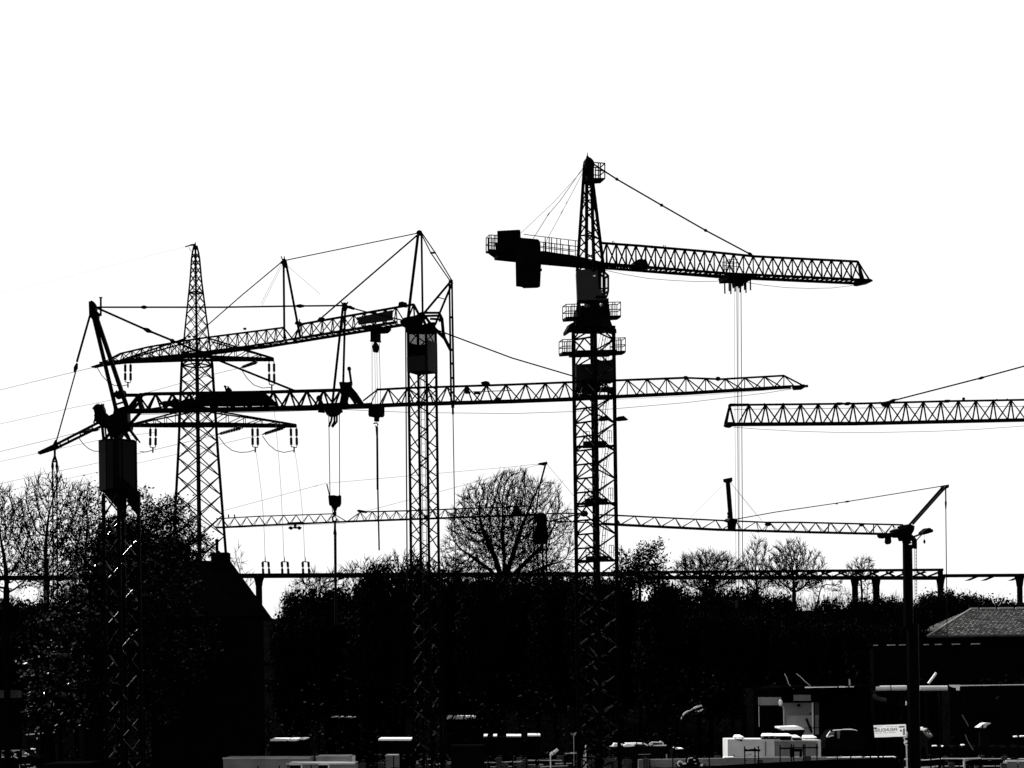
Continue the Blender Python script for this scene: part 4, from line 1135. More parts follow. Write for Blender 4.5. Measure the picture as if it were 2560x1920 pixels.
for xa, xb, h in ((2005, 2019, .07), (2019, 2085, .05), (2089, 2104, .08), (2104, 2112, .04), (2116, 2126, .05)):
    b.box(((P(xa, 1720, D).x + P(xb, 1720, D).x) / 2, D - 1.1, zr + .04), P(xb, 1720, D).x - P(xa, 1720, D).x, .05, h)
part(rf, 'edge_strip', b, M['white'])  # white strips paint the roof edge as lit
panel_(C, 'fascia', 1896, 1743, 1953, 1763, D, M['grey'])
panel_(C, 'fascia', 1984, 1737, 2027, 1752, D, M['grey'])
panel_(C, 'pale_wall', 1958, 1757, 2029, 1842, D + 1.5, M['grey'])
panel_(C, 'pale_wall', 1966, 1789, 2030, 1842, D + 1.38, M['midgrey'])
panel_(C, 'door_leaf', 2037, 1756, 2048, 1838, D + 1.4, M['dull']); panel_(C, 'door_leaf', 2038, 1788, 2047, 1836, D + 1.3, M['grey'])
b = MB(); b.bar(P(2031, 1756, D + .6), P(2032, 1842, D + .6), .09); part(C, 'door_post', b, M['pale'])
b = MB(); b.wire([P(1957, 1764, D + .5), P(1960, 1774, D + .5), P(1961, 1815, D + .5)], .06); part(C, 'downpipe', b, M['midgrey'])
b = MB(); b.blob(P(1951, 1757, D - .1), .14, .1, .2); part(C, 'wall_lamp', b, M['white'], True)
b = MB(); b.blob(P(1997, 1763, D + 1.3), .1, .08, .1); part(C, 'door_handle', b, M['ink'])
b = MB(); b.bar(P(2016, 1797, D + .5), P(2030, 1832, D + .3), .1); b.bar(P(2012, 1820, D + .5), P(2048, 1819, D + .5), .04); part(C, 'leaning_bar', b, M['ink'])
b = MB(); b.bar(P(2124, 1698, D), P(2124.5, 1716, D), .07); b.box(P(2124, 1716, D), .2, .15, .06); part(rf, 'vent_post', b, M['midgrey'])
b = MB(); b.bar(P(1897, 1765, D), P(1898, 1817, D), .025); part(C, 'pale_post', b, M['pale'])
# twigs above the roof, painted pale to look sunlit
for i, (pts, lab) in enumerate(((((1961, 1684), (1967, 1695), (1971, 1708), (1976, 1715), (1982, 1720)), 'thin twig painted pale as sunlit, curving down to the workshop roof, left one of two'), (((1991, 1684), (2003, 1694), (2012, 1703), (2025, 1714)), 'straight twig painted pale as sunlit, slanting down to the workshop roof, right one of two'))):
    b = MB(); b.wire([P(x, y, D + 1) for x, y in pts] + [P(pts[-1][0] + 3, pts[-1][1] + 3, D + 1)], .022, 5); tag(b.build('bare_branch', M['pale']), lab, 'branch')
# pipeline segments
D = 109.0
for i, (xa, xb, y) in enumerate(((2189, 2225, 1721), (2227, 2266, 1720.5), (2299, 2368, 1721))):
    b = MB(); r = 6.6 * D / F
    A, B_ = P(xa, y, D), P(xb, y - .4, D)
    C2 = thing('pale_pipe', floor_at(A), ['leftmost fat pale pipe length under the hall wall, left of a black collar', 'middle fat pale pipe length under the hall wall, right of a black collar', 'rightmost and longest fat pale pipe length, beyond the black gap'][i], 'pipe', 'fat pale pipe lengths')
    b.tube(A, B_, r, n=16); part(C2, 'barrel', b, M['pale'], False)
    b = MB(); b.tube(B_, B_ + (B_ - A).normalized() * .05, r * 1.05, n=16); part(C2, 'flange', b, M['ink'])
    b = MB()
    for t in (.25, .75): p = A.lerp(B_, t); b.box((p.x, p.y, p.z / 2 - r / 2), .12, .12, p.z - r)
    part(C2, 'support', b, M['steel'])
b = MB()
b.wire([P(2186, 1727, D), P(2185, 1738, D), P(2190, 1745, D), P(2200, 1748, D), P(2215, 1751, D)], .14, 8)
b.blob(P(2211, 1751, D - .2), .06)
tag(b.build('pipe_elbow', M['dull']), 'dim grey pipe elbow bending down below the leftmost pale pipe', 'pipe elbow')
# roof edge strip right of the pipes with torn cover
D = 112.0
a0, a1 = P(2376, 1716, D), P(2800, 1706, D)
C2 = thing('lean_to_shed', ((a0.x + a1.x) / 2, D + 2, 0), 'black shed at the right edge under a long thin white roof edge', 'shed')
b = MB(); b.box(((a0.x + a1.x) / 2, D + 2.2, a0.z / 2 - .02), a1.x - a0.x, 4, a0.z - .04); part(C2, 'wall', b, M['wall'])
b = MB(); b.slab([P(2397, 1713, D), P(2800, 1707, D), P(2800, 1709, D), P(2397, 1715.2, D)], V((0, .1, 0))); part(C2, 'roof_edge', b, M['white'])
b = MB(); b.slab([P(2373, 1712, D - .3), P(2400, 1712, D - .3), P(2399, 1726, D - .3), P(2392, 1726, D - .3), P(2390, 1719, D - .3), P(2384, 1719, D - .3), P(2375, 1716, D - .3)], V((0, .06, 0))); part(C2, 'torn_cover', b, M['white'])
b = MB(); b.tube(P(2321, 1709, D), P(2339, 1685, D), .075, n=8); b.blob(P(2339, 1684, D), .08)
tag(b.build('leaning_post', M['white']), 'white round post leaning to the right above the pale pipes', 'post')
b = MB(); b.blob(P(2293.5, 1716, D - 4), .075, .075, .085); b.tube(P(2293.5, 1716, D - 4), P(2293.5, 1730, D - 4), .03); tag(b.build('round_lamp', M['white'], None, True), 'small white round lamp between two pale pipe lengths', 'lamp')
b = MB(); b.slab([P(2264.5, 1753, D), P(2267, 1753, D), P(2267, 1763, D), P(2264.5, 1763, D)], V((0, .06, 0))); tag(b.build('wall_plate', M['white']), 'small upright white plate on the dark wall above the sign', 'plate')
# ================================================================== foreground yard
def flat(b, pts, D, th): b.slab([P(x, y, D) for x, y in pts], V((0, th, 0)))
def top_z(y, D, x=1280): return P(x, y, D).z
def bx(b, x0, x1, yt, yb, D, dep, bot=None):
    """box with its front face on the picture rectangle"""
    A, B_ = P(x0, yt, D), P(x1, yt, D); zb = P((x0 + x1) / 2, yb, D).z if bot is None else bot
    b.hexa([V((A.x, D, zb)), V((B_.x, D, zb)), V((B_.x, D + dep, zb)), V((A.x, D + dep, zb))], [V((A.x, D, A.z)), V((B_.x, D, B_.z)), V((B_.x, D + dep, B_.z)), V((A.x, D + dep, A.z))])
def ctr(x0, x1, D, dep=0): p = P((x0 + x1) / 2, 1700, D); return V((p.x, D + dep / 2, 0))

# site containers: dark bodies, white roof strips painting their sunlit tops
def site_container(x0, x1, yt, D, dep, label, strips=None, thick=.09, pitch=0.02):
    C = thing('site_container', ctr(x0, x1, D, dep), label, 'container', 'dark site containers in the yard')
    b = MB(); bx(b, x0, x1, yt + 2.5, 0, D, dep, 0.0); part(C, 'body', b, M['wall'])
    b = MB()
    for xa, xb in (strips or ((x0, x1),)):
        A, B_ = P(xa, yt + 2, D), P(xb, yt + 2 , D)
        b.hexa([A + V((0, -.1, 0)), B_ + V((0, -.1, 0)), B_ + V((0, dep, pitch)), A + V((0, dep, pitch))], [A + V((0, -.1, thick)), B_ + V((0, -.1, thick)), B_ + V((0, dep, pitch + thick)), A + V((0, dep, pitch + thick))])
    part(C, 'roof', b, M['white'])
    b = MB(); xm_ = lerp(x0, x1, .3); 
    for t in (.2, .32): p = P(lerp(x0, x1, t), yt + 8, D); b.bar(V((p.x, D - .03, .3)), V((p.x, D - .03, p.z)), .04)
    part(C, 'door_bar', b, M['steel'])
    return C
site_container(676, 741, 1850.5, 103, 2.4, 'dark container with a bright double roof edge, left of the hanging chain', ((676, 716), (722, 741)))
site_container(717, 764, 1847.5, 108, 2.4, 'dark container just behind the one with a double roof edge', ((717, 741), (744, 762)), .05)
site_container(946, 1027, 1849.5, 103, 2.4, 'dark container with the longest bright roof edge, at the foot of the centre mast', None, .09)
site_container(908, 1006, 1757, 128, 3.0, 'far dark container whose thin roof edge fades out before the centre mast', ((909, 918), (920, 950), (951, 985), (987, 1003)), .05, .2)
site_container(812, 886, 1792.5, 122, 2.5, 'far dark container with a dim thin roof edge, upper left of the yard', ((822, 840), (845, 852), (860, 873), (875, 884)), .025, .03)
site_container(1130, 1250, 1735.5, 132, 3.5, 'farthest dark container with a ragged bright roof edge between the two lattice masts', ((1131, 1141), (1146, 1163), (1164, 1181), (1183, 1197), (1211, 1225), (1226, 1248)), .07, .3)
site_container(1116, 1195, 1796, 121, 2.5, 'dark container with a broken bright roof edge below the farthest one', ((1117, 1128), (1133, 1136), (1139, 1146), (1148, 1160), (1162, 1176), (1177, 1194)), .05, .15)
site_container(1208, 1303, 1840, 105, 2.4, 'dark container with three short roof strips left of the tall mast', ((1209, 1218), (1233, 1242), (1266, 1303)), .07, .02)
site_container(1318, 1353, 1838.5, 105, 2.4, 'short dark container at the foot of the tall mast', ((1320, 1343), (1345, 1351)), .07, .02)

# pale containers along the bottom edge
def pale_box(x0, x1, yt, D, dep, label, m, windows=(), edge=True):
    C = thing('pale_container', ctr(x0, x1, D, dep), label, 'container', 'pale containers along the bottom edge')
    b = MB(); bx(b, x0, x1, yt, 0, D, dep, 0.0)
    n = int((P(x1, 1900, D).x - P(x0, 1900, D).x) / .4)
    for i in range(n):
        x = P(x0, 1900, D).x + .2 + i * .4; b.box((x, D - .01, (P(x0, yt, D).z) / 2), .16, .03, P(x0, yt, D).z - .3)
    part(C, 'body', b, m)
    if edge:
        b = MB(); A, B_ = P(x0, yt, D), P(x1, yt, D); b.hexa([A + V((-.03, -.05, -.06)), B_ + V((.03, -.05, -.06)), B_ + V((.03, .1, -.06)), A + V((-.03, .1, -.06))], [A + V((-.03, -.05, .02)), B_ + V((.03, -.05, .02)), B_ + V((.03, .1, .02)), A + V((-.03, .1, .02))]); part(C, 'top_rail', b, M['midgrey'])
    for (xa, ya, xb, yb) in windows:
        b = MB(); bx(b, xa, xb, ya, yb, D - .03, .05); w = part(C, 'window', b, M['ink'])
        b = MB()
        for a_, c_ in (((xa, ya), (xb, ya)), ((xb, ya), (xb, yb))): b.bar(P(a_[0], a_[1], D - .05), P(c_[0], c_[1], D - .05), .07)
        part(w, 'window_frame', b, M['pale'])
    return C
pale_box(558, 772, 1895, 96, 2.4, 'long grey container along the bottom edge, in front of the dark house', M['grey'])
pale_box(790, 872, 1891, 98, 2.4, 'shorter grey container beside a white post, next to the long grey one', M['midgrey'])
pale_box(717, 885, 1909, 90, 2.4, 'grey container with two dark windows cut off by the bottom edge', M['grey'], ((724, 1911, 754, 1940), (796, 1911, 822, 1940)))
pale_box(964, 994, 1888, 99, 1.5, 'small grey ribbed box cabin at the foot of the centre mast', M['grey'])
b = MB(); b.box(P(884, 1898, 97), .16, .16, .34); b.bar(P(886, 1888, 97), P(886, 1905, 97), .06); b.bar(P(884, 1905, 97), V((P(884, 1905, 97).x, 97, 0)), .08)
tag(b.build('white_post', M['pale']), 'stubby white post right of the shorter grey container', 'post')

# big pale container with clutter on top
D = 103.0
C = thing('pale_container', ctr(1819, 2052, D, 2.4), 'largest pale container, lower right, with sheets and pallets stacked on its roof', 'container', 'pale containers along the bottom edge')
b = MB(); bx(b, 1819, 1936, 1848, 0, D, 2.4, 0.0); bx(b, 1936, 2052, 1850, 0, D + .12, 2.3, 0.0); part(C, 'body', b, M['pale'])
b = MB()
for xx in (1914, 1968, 2044): b.bar(P(xx, 1853, D - .02), P(xx, 1890, D - .02), .05)
part(C, 'door_seam', b, M['grey'])
b = MB(); bx(b, 1932, 2042, 1853, 1890, D + .1, .04); part(C, 'dim_panel', b, M['grey'])  # grey paint stands in for weaker light on the right half
for i, (x0, x1, y, lab) in enumerate(((1832, 1859, 1842, 'thin white sheet lying at the left end of the pale container roof'), (1902, 1940, 1838.5, 'white sheet at the middle of the pale container roof, left of the black stack'), (1920, 1981, 1839, 'second white sheet, higher, behind the black timber stack on the container'), (1975, 2001, 1842.5, 'small white sheet right of the black timber stack'), (2004, 2042, 1843, 'white sheet at the right end of the pale container roof'))):
    b = MB(); A, B_ = P(x0, y + 2.5, D + .3 + .22 * i), P(x1, y + 2, D + .3 + .22 * i)
    b.hexa([A, B_, B_ + V((-.1, 1.0, .1)), A + V((.2, 1.0, .1))], [A + V((0, 0, .04)), B_ + V((0, 0, .04)), B_ + V((-.1, 1.0, .14)), A + V((.2, 1.0, .14))])
    for xx in (x0 + 4, x1 - 4): p = P(xx, y, D + .8); b.box((p.x, D + .5 + .22 * i, (A.z + P(1900, 1848, D).z) / 2), .1, .2, max(.02, A.z - P(1900, 1848, D).z))
    tag(b.build('white_sheet', M['white']), lab, 'sheet', 'white sheets on the container roof')
b = MB(); flat(b, ((1835, 1848), (1856, 1848), (1856, 1853.5)), D - .02, .015)
for x0, x1, y0, y1 in ((1906, 1962, 1844, 1848), (1955, 1978, 1842, 1850), (1985, 2005, 1846, 1850)): bx(b, x0, x1, y0, y1, D + .05, .8)
tag(b.build('timber_stack', M['ink']), 'black flat timber stack on the pale container roof', 'timber')
# covered trailer behind it
D = 106.0
C = thing('covered_trailer', ctr(1949, 2011, D, 2), 'dark trailer with a bright white tarpaulin top standing behind the pale container', 'trailer')
b = MB(); flat(b, ((1958, 1825), (2013, 1824), (2010, 1832), (2007, 1842), (1962, 1842)), D, 2.0); bx(b, 1962, 2005, 1840, 0, D + .2, 1.6, .45); part(C, 'body', b, M['ink'])
b = MB(); A = [P(1949, 1820, D), P(1958, 1827, D), P(2012, 1824.5, D), P(2011, 1823.5, D)]
b.slab([P(1949, 1817.5, D), P(1998, 1815.5, D), P(2003, 1818, D), P(2012, 1824.5, D), P(1959, 1827, D), P(1949.5, 1821.5, D)], V((0, 2.0, 0))); tp_ = part(C, 'tarpaulin', b, M['white'])
b = MB()
for x in (1972, 1996):
    p = P(x, 1700, D); b.tube(V((p.x, D - .02, .42)), V((p.x, D + .25, .42)), .42, n=16)
part(C, 'wheel', b, M['rubber'])

# low pale wall with a coping, running to the right
D = 99.0
C = thing('low_wall', ctr(1590, 2240, D, .4), 'long low concrete wall with a pale face below the large pale container', 'wall')
b = MB(); A = [P(1590, 1899, D + 1), P(2240, 1890, D - 1)]; Bm = [P(1590, 1922, D + 1), P(1860, 1908, D), P(2240, 1895, D - 1)]
def wallpiece(b, x0, x1, y0, y1, y2, y3, D0, D1, th): b.slab([P(x0, y0, D0), P(x1, y1, D1), P(x1, y2, D1), P(x0, y3, D0)], V((0, th, 0)))
wallpiece(b, 1596, 1790, 1899, 1896, 1916, 1921, D, D, .35); wallpiece(b, 1790, 1935, 1896, 1893, 1908, 1914, D, D, .34); wallpiece(b, 1935, 2060, 1893.5, 1893, 1901, 1907, D, D, .35); wallpiece(b, 2060, 2240, 1893, 1892, 1894.5, 1900.5, D, D, .34)
part(C, 'wall_face', b, M['grey'])
b = MB()
wallpiece(b, 1786, 1937, 1914, 1906, 1908.5, 1917, D - .05, D - .05, .5); wallpiece(b, 1937, 2068, 1906.5, 1899.5, 1901.5, 1908.5, D - .05, D - .05, .5); wallpiece(b, 2068, 2240, 1893.2, 1891.6, 1893, 1895, D - .05, D - .05, .5)
wallpiece(b, 2068, 2240, 1899.5, 1893.5, 1894.6, 1901.5, D - .05, D - .05, .3)
wallpiece(b, 1810, 1840, 1893, 1892, 1894.5, 1895.5, D - .05, D - .05, .6)
part(C, 'coping', b, M['white'])
b = MB(); bx(b, 1596, 2240, 1915, 0, D + .02, .3, 0.0); part(C, 'footing', b, M['wall'])
# black bank in front of it
b = MB()
prof = [(-300, 1960), (1280, 1928), (1600, 1923), (1800, 1915), (1940, 1907), (2080, 1900), (2240, 1895), (2262, 1930), (2900, 1940)]
Db = 84.0
tops = [P(x, y, Db) for x, y in prof]
for a, c in zip(tops, tops[1:]):
    b.slab([a, c, V((c.x, Db, 0)), V((a.x, Db, 0))], V((0, .6, 0)))
tag(b.build('bank', M['hill']), kind='structure')

# trestles standing before the container, black frames
Dt = 92.0
def trestle(posts, bar, label, extra=()):
    C = thing('trestle', ctr(posts[0][0], posts[-1][0], Dt), label, 'trestle', 'black trestle frames')
    for x, y in posts:
        b = MB(); p = P(x, y, Dt); b.box((p.x, Dt, p.z / 2), 2.7 * Dt / F, .08, p.z); part(C, 'post', b)
    b = MB(); b.slab([P(bar[0], bar[2], Dt - .04), P(bar[1], bar[2] - .5, Dt - .04), P(bar[1], bar[3], Dt - .04), P(bar[0], bar[3], Dt - .04)], V((0, .08, 0)))
    for e in extra: b.slab([P(x, y, Dt - .03) for x, y in e], V((0, .06, 0)))
    part(C, 'cross_bar', b)
trestle(((1861.5, 1866), (1887, 1868), (1896, 1865)), (1860, 1901, 1874, 1878.5), 'two-legged black frame standing before the left half of the pale container', (((1863, 1871), (1868, 1874), (1880, 1872), (1892, 1872), (1892, 1876), (1863, 1876)),))
trestle(((1950, 1862), (1978, 1860), (1984, 1862)), (1950, 1985, 1869, 1873), 'left black frame of the wide pair before the right half of the pale container', (((1975, 1868), (1984, 1868), (1984, 1893), (1975, 1893)),))
trestle(((2008, 1860), (2012, 1860), (2042, 1859)), (1984, 2046, 1868, 1871), 'right black frame of the wide pair, with lumps on its bar', (((1986, 1872), (2006, 1872), (2006, 1879), (1986, 1879)), ((1999, 1872), (2005, 1872), (2005, 1893), (1999, 1893)), ((2020, 1869), (2024, 1866), (2029, 1868)), ((2036, 1869), (2040, 1866), (2044, 1869))))
# fence of thin posts at the very front
Dfc = 86.0
C = thing('wire_fence', ctr(560, 2260, Dfc), 'black wire fence of thin posts across the whole bottom edge', 'fence')
for x, y in ((645, 1915), (698, 1914), (720, 1913), (778, 1913), (812, 1912), (984, 1889), (1066, 1895), (1112, 1900), (1150, 1897), (1220, 1899), (1316, 1898), (1342, 1890), (1479, 1909), (1498, 1905), (1531, 1908), (1591, 1905), (1624, 1898), (1682, 1896), (1717, 1894), (1773, 1893), (2093, 1891), (2127, 1891), (2176, 1890), (2208, 1890), (2294, 1890), (2327, 1890)):
    b = MB(); p = P(x, y, Dfc); b.box((p.x, Dfc, p.z / 2), .052, .052, p.z); part(C, 'post', b)
# railings with bright rails, bottom centre
D = 100.0
def railing(x0, x1, rails, posts, label, m=M['pale'], pm=None):
    C = thing('railing', ctr(x0, x1, D), label, 'railing', 'bright railings along the bottom edge')
    for xa, ya, xb, yb, w in rails:
        b = MB(); b.bar(P(xa, ya, D), P(xb, yb, D), w * D / F * .9); part(C, 'rail', b, m)
    for x, y, yb in posts:
        b = MB(); p = P(x, y, D); b.box((p.x, D + .05, p.z / 2), .04, .04, p.z); part(C, 'post', b, pm or M['dull'])
railing(1030, 1118, ((1041, 1908, 1052, 1907.5, 3), (1068, 1898, 1079, 1897.5, 2), (1071, 1912, 1084, 1911, 2.4), (1090, 1911, 1107, 1910, 3), (1040, 1904, 1062, 1896, 1.2), (1060, 1912, 1065, 1912, 2)), ((1068, 1888, 0), (1036, 1890, 0)), 'broken bright railing at the foot of the centre mast')
railing(1116, 1220, ((1118, 1905.5, 1129, 1905, 1.6), (1118, 1911, 1129, 1910, 3), (1132, 1910, 1147, 1909, 2.4), (1151, 1905.5, 1160, 1905, 2), (1151, 1910, 1160, 1909, 2), (1162, 1905, 1180, 1904, 2), (1162, 1909.5, 1180, 1908, 2.4), (1183, 1908, 1218, 1906, 2.4)), ((1117, 1907, 0), (1150, 1896, 0)), 'bright double railing between the two lattice masts')
railing(1218, 1316, ((1218, 1906, 1224, 1906, 2), (1226, 1906.5, 1245, 1906, 2), (1247, 1905, 1257, 1905, 3), (1259, 1905.5, 1280, 1904, 2.4), (1260, 1917, 1280, 1916, 2), (1226, 1917, 1240, 1917, 2), (1284, 1905, 1313, 1903, 3)), ((1217, 1899, 0), (1284, 1891, 0)), 'bright railing just left of the foot of the tall mast')
railing(1318, 1480, ((1320, 1901, 1338, 1901, 3), (1341, 1901.5, 1345, 1901, 3), (1348, 1901, 1405, 1901, 2), (1320, 1912, 1338, 1912, 2), (1348, 1911.5, 1358, 1912, 2.6), (1326, 1918.5, 1375, 1916, 2.4), (1375, 1916, 1420, 1914, 1.8), (1388, 1909, 1408, 1908.5, 2), (1448, 1911, 1476, 1911, 2.4), (1415, 1908.5, 1430, 1908, 1.5)), ((1405, 1901, 0), (1409, 1884, 0), (1442, 1878, 0), (1474, 1891, 0)), 'long bright stepped railing right of the foot of the tall mast')
b = MB(); b.bar(P(1412, 1883.5, D), P(1442, 1883, D), .03); b.bar(P(1426, 1883, D), P(1437, 1882.5, D), .06); tag(b.build('hand_bar', M['pale']), 'thin pale hand bar above the stepped railing', 'bar')
b = MB(); b.tube(P(1375, 1888.5, D), P(1378, 1885.5, D), .06); b.tube(P(1377, 1886, D), P(1383, 1882, D), .1); b.tube(P(1384, 1881, D), P(1395, 1873.5, D), .09); b.bar(P(1376, 1889, D), V((P(1376, 1889, D).x, D, 0)), .06)
tag(b.build('slanted_tube', M['white']), 'slanted white tube right of the tall mast foot', 'tube')
b = MB(); flat(b, ((1426, 1832), (1431, 1834), (1432, 1838), (1429, 1837)), D + 10, .1); flat(b, ((1433, 1835), (1437, 1831), (1442, 1831), (1440, 1834), (1437, 1840)), D + 10, .1); b.bar(P(1434, 1838, D + 10), V((P(1434, 1838, D + 10).x, D + 10, 0)), .05)
tag(b.build('bent_marker', M['midgrey']), 'small bent pale marker on a stick right of the tall mast', 'marker')
for i, (x0, y0, x1, y1) in enumerate(((1463, 1863, 1466, 1867), (1459, 1878, 1463, 1885))):
    b = MB(); flat(b, ((x0, y0), (x1, y0), (x1 - 1, y1), (x0, y1)), D, .05); b.bar(P(x0 + 1, y1, D), V((P(x0 + 1, y1, D).x, D, 0)), .05)
    tag(b.build('warning_plate', M['white']), ['small upper white plate on a stake left of the flatbed', 'taller lower white plate on a stake left of the flatbed'][i], 'plate')

# flatbed with white planks
D = 103.0
C = thing('flatbed_trailer', ctr(1526, 1669, D, 2.4), 'black flatbed trailer loaded with bright white planks, left of the low concrete wall', 'trailer')
b = MB(); bx(b, 1526, 1668, 1867, 1896, D, 2.3); bx(b, 1560, 1600, 1896, 0, D + .2, 1.6, .3)
for x in (1527, 1596, 1637, 1667): b.bar(P(x, 1864, D - .05), P(x, 1900, D - .05), .05)
part(C, 'bed', b, M['ink'])
b = MB(); b.bar(P(1595, 1886, D - .1), P(1626, 1885.5, D - .1), .025); b.bar(P(1527, 1867, D - .04), P(1527, 1900, D - .04), .02); b.bar(P(1666, 1885, D - .08), P(1667, 1899, D - .08), .06); part(C, 'edge_rail', b, M['midgrey'])
for x in (1545, 1572, 1640):
    b = MB(); p = P(x, 1700, D); b.tube(V((p.x, D - .1, .42)), V((p.x, D + .2, .42)), .42, n=16); part(C, 'wheel', b, M['rubber'])
for i, (pts, lab) in enumerate(((((1533, 1863), (1536, 1858), (1553, 1860), (1558, 1861), (1551, 1865), (1547, 1865)), 'bright white plank heap at the left end of the flatbed'), (((1526, 1867), (1530, 1865), (1548, 1866), (1549, 1868), (1541, 1869), (1527, 1868.5)), 'lower thin white plank at the left end of the flatbed'), (((1563, 1858), (1591, 1857.5), (1591, 1861), (1578, 1862), (1565, 1861)), 'flat white plank stack in the middle of the flatbed'), (((1559, 1866), (1561, 1862), (1575, 1864), (1586, 1862), (1587, 1865), (1575, 1867), (1560, 1868)), 'lower white plank stack in the middle of the flatbed'), (((1594, 1858), (1606, 1858), (1606, 1861), (1596, 1861)), 'short white plank right of the middle stack on the flatbed'), (((1611, 1858), (1620, 1862), (1619, 1865), (1613, 1862)), 'slanted short white plank on the flatbed'))):
    b = MB(); flat(b, pts, D + .1 * (i % 3), .9)
    tag(b.build('white_planks', M['white']), lab, 'planks', 'white planks on the flatbed')
b = MB()
b.path([P(1623, 1861, D), P(1627, 1857, D), P(1632, 1855.5, D), P(1657, 1856, D), P(1658, 1863, D)], .07); b.path([P(1623, 1861, D), P(1626, 1863, D), P(1632, 1859, D)], .06); b.bar(P(1634, 1864, D), P(1666, 1863, D), .06); b.blob(P(1651, 1855, D), .06)
b.path([P(1632, 1855.5, D + .7), P(1657, 1856, D + .7)], .06)
tag(b.build('pipe_rack', M['white']), 'bent white tube rack at the right end of the flatbed', 'rack')
# box van trailer further right, small roof glints painted in white
D = 108.0
C = thing('delivery_van', ctr(1690, 1800, D, 2), 'black van body with a short bright roof edge, between the flatbed and the pale container', 'van')
b = MB(); flat(b, ((1681, 1890), (1683, 1872), (1690, 1871), (1712, 1872), (1722, 1880), (1728, 1884), (1728, 1899), (1681, 1899)), D, 1.8); part(C, 'body', b, M['ink'])
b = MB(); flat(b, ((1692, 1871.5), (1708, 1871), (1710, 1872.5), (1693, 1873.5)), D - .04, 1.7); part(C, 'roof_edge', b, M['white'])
b = MB(); b.blob(P(1684, 1869, D - .1), .05, .05, .04); b.blob(P(1690, 1872, D - .1), .03, .03, .06); part(C, 'glint_spot', b, M['white'])  # white spots paint small glints at the roof
b = MB()
for x in (1692, 1718): p = P(x, 1700, D); b.tube(V((p.x, D - .02, .35)), V((p.x, D + .2, .35)), .35, n=14)
part(C, 'wheel', b, M['rubber'])
# small machine with a pale wheel in front of the wall
D = 94.0
C = thing('mixer_machine', ctr(1693, 1760, D), 'small black machine with a pale rimmed wheel standing before the low wall', 'machine')
b = MB(); flat(b, ((1719, 1894), (1733, 1893), (1741, 1892), (1745, 1896), (1748, 1900), (1748, 1908), (1752, 1907), (1750, 1914), (1742, 1917), (1693, 1917), (1694, 1912), (1706, 1910), (1718, 1908)), D, .9)
b.bar(P(1719, 1895, D), P(1719, 1885, D), .06); part(C, 'body', b, M['ink'])
b = MB()
A = P(1700, 1909, D)
for i in range(14):
    t0, t1 = math.radians(20 + i * 17), math.radians(20 + (i + 1) * 17)
    b.bar(A + V((math.cos(t0) * .12, -.05, math.sin(t0) * .12)), A + V((math.cos(t1) * .12, -.05, math.sin(t1) * .12)), .05)
part(C, 'wheel_rim', b, M['white'])
b = MB(); b.bar(P(1706, 1909.5, D - .1), P(1715, 1909, D - .1), .06); b.slab([P(1720, 1895, D - .03), P(1732, 1893.5, D - .03), P(1732, 1895, D - .03), P(1721, 1897, D - .03)], V((0, .06, 0))); b.blob(P(1736, 1900, D - .05), .06, .04, .03); b.blob(P(1739, 1909, D - .05), .06, .04, .02); b.slab([P(1751, 1912, D - .03), P(1757, 1910, D - .03), P(1757, 1916, D - .03), P(1752, 1916, D - .03)], V((0, .1, 0))); b.bar(P(1720, 1896, D - .05), P(1719, 1907, D - .05), .02)
part(C, 'pale_edge', b, M['white'])  # small white edges on the dark body
for x in (1705, 1738):
    b = MB(); p = P(x, 1700, D); b.tube(V((p.x, D + .1, .3)), V((p.x, D + .3, .3)), .3, n=14); part(C, 'wheel', b, M['rubber'])
# van facing left
D = 104.0
C = thing('panel_van', ctr(2066, 2160, D, 2), 'black panel van facing left with windscreen edge and roof line painted as lit, before the sign', 'van')
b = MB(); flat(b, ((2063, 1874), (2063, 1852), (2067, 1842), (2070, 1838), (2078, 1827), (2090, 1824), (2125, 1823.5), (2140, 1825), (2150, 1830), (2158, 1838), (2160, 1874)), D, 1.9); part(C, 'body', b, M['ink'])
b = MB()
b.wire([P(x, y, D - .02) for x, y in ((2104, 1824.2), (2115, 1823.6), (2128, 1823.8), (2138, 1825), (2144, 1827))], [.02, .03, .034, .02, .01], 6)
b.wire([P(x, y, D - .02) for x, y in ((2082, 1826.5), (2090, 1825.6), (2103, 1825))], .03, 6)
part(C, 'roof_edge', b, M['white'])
b = MB(); b.wire([P(x, y, D - .02) for x, y in ((2076, 1828), (2071, 1835), (2067, 1840), (2070, 1842.5), (2077, 1840), (2084, 1839))], .035, 6); b.blob(P(2068.5, 1841, D - .05), .07); part(C, 'windscreen_frame', b, M['white'])  # white lines paint the lit roof line and windscreen edge
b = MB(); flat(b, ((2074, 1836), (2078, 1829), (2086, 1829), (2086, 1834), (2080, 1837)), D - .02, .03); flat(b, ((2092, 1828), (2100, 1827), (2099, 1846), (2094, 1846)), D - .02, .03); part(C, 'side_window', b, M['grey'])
b = MB()
for x in (2082, 2142): p = P(x, 1700, D); b.tube(V((p.x, D - .02, .35)), V((p.x, D + .22, .35)), .35, n=16)
part(C, 'wheel', b, M['rubber'])

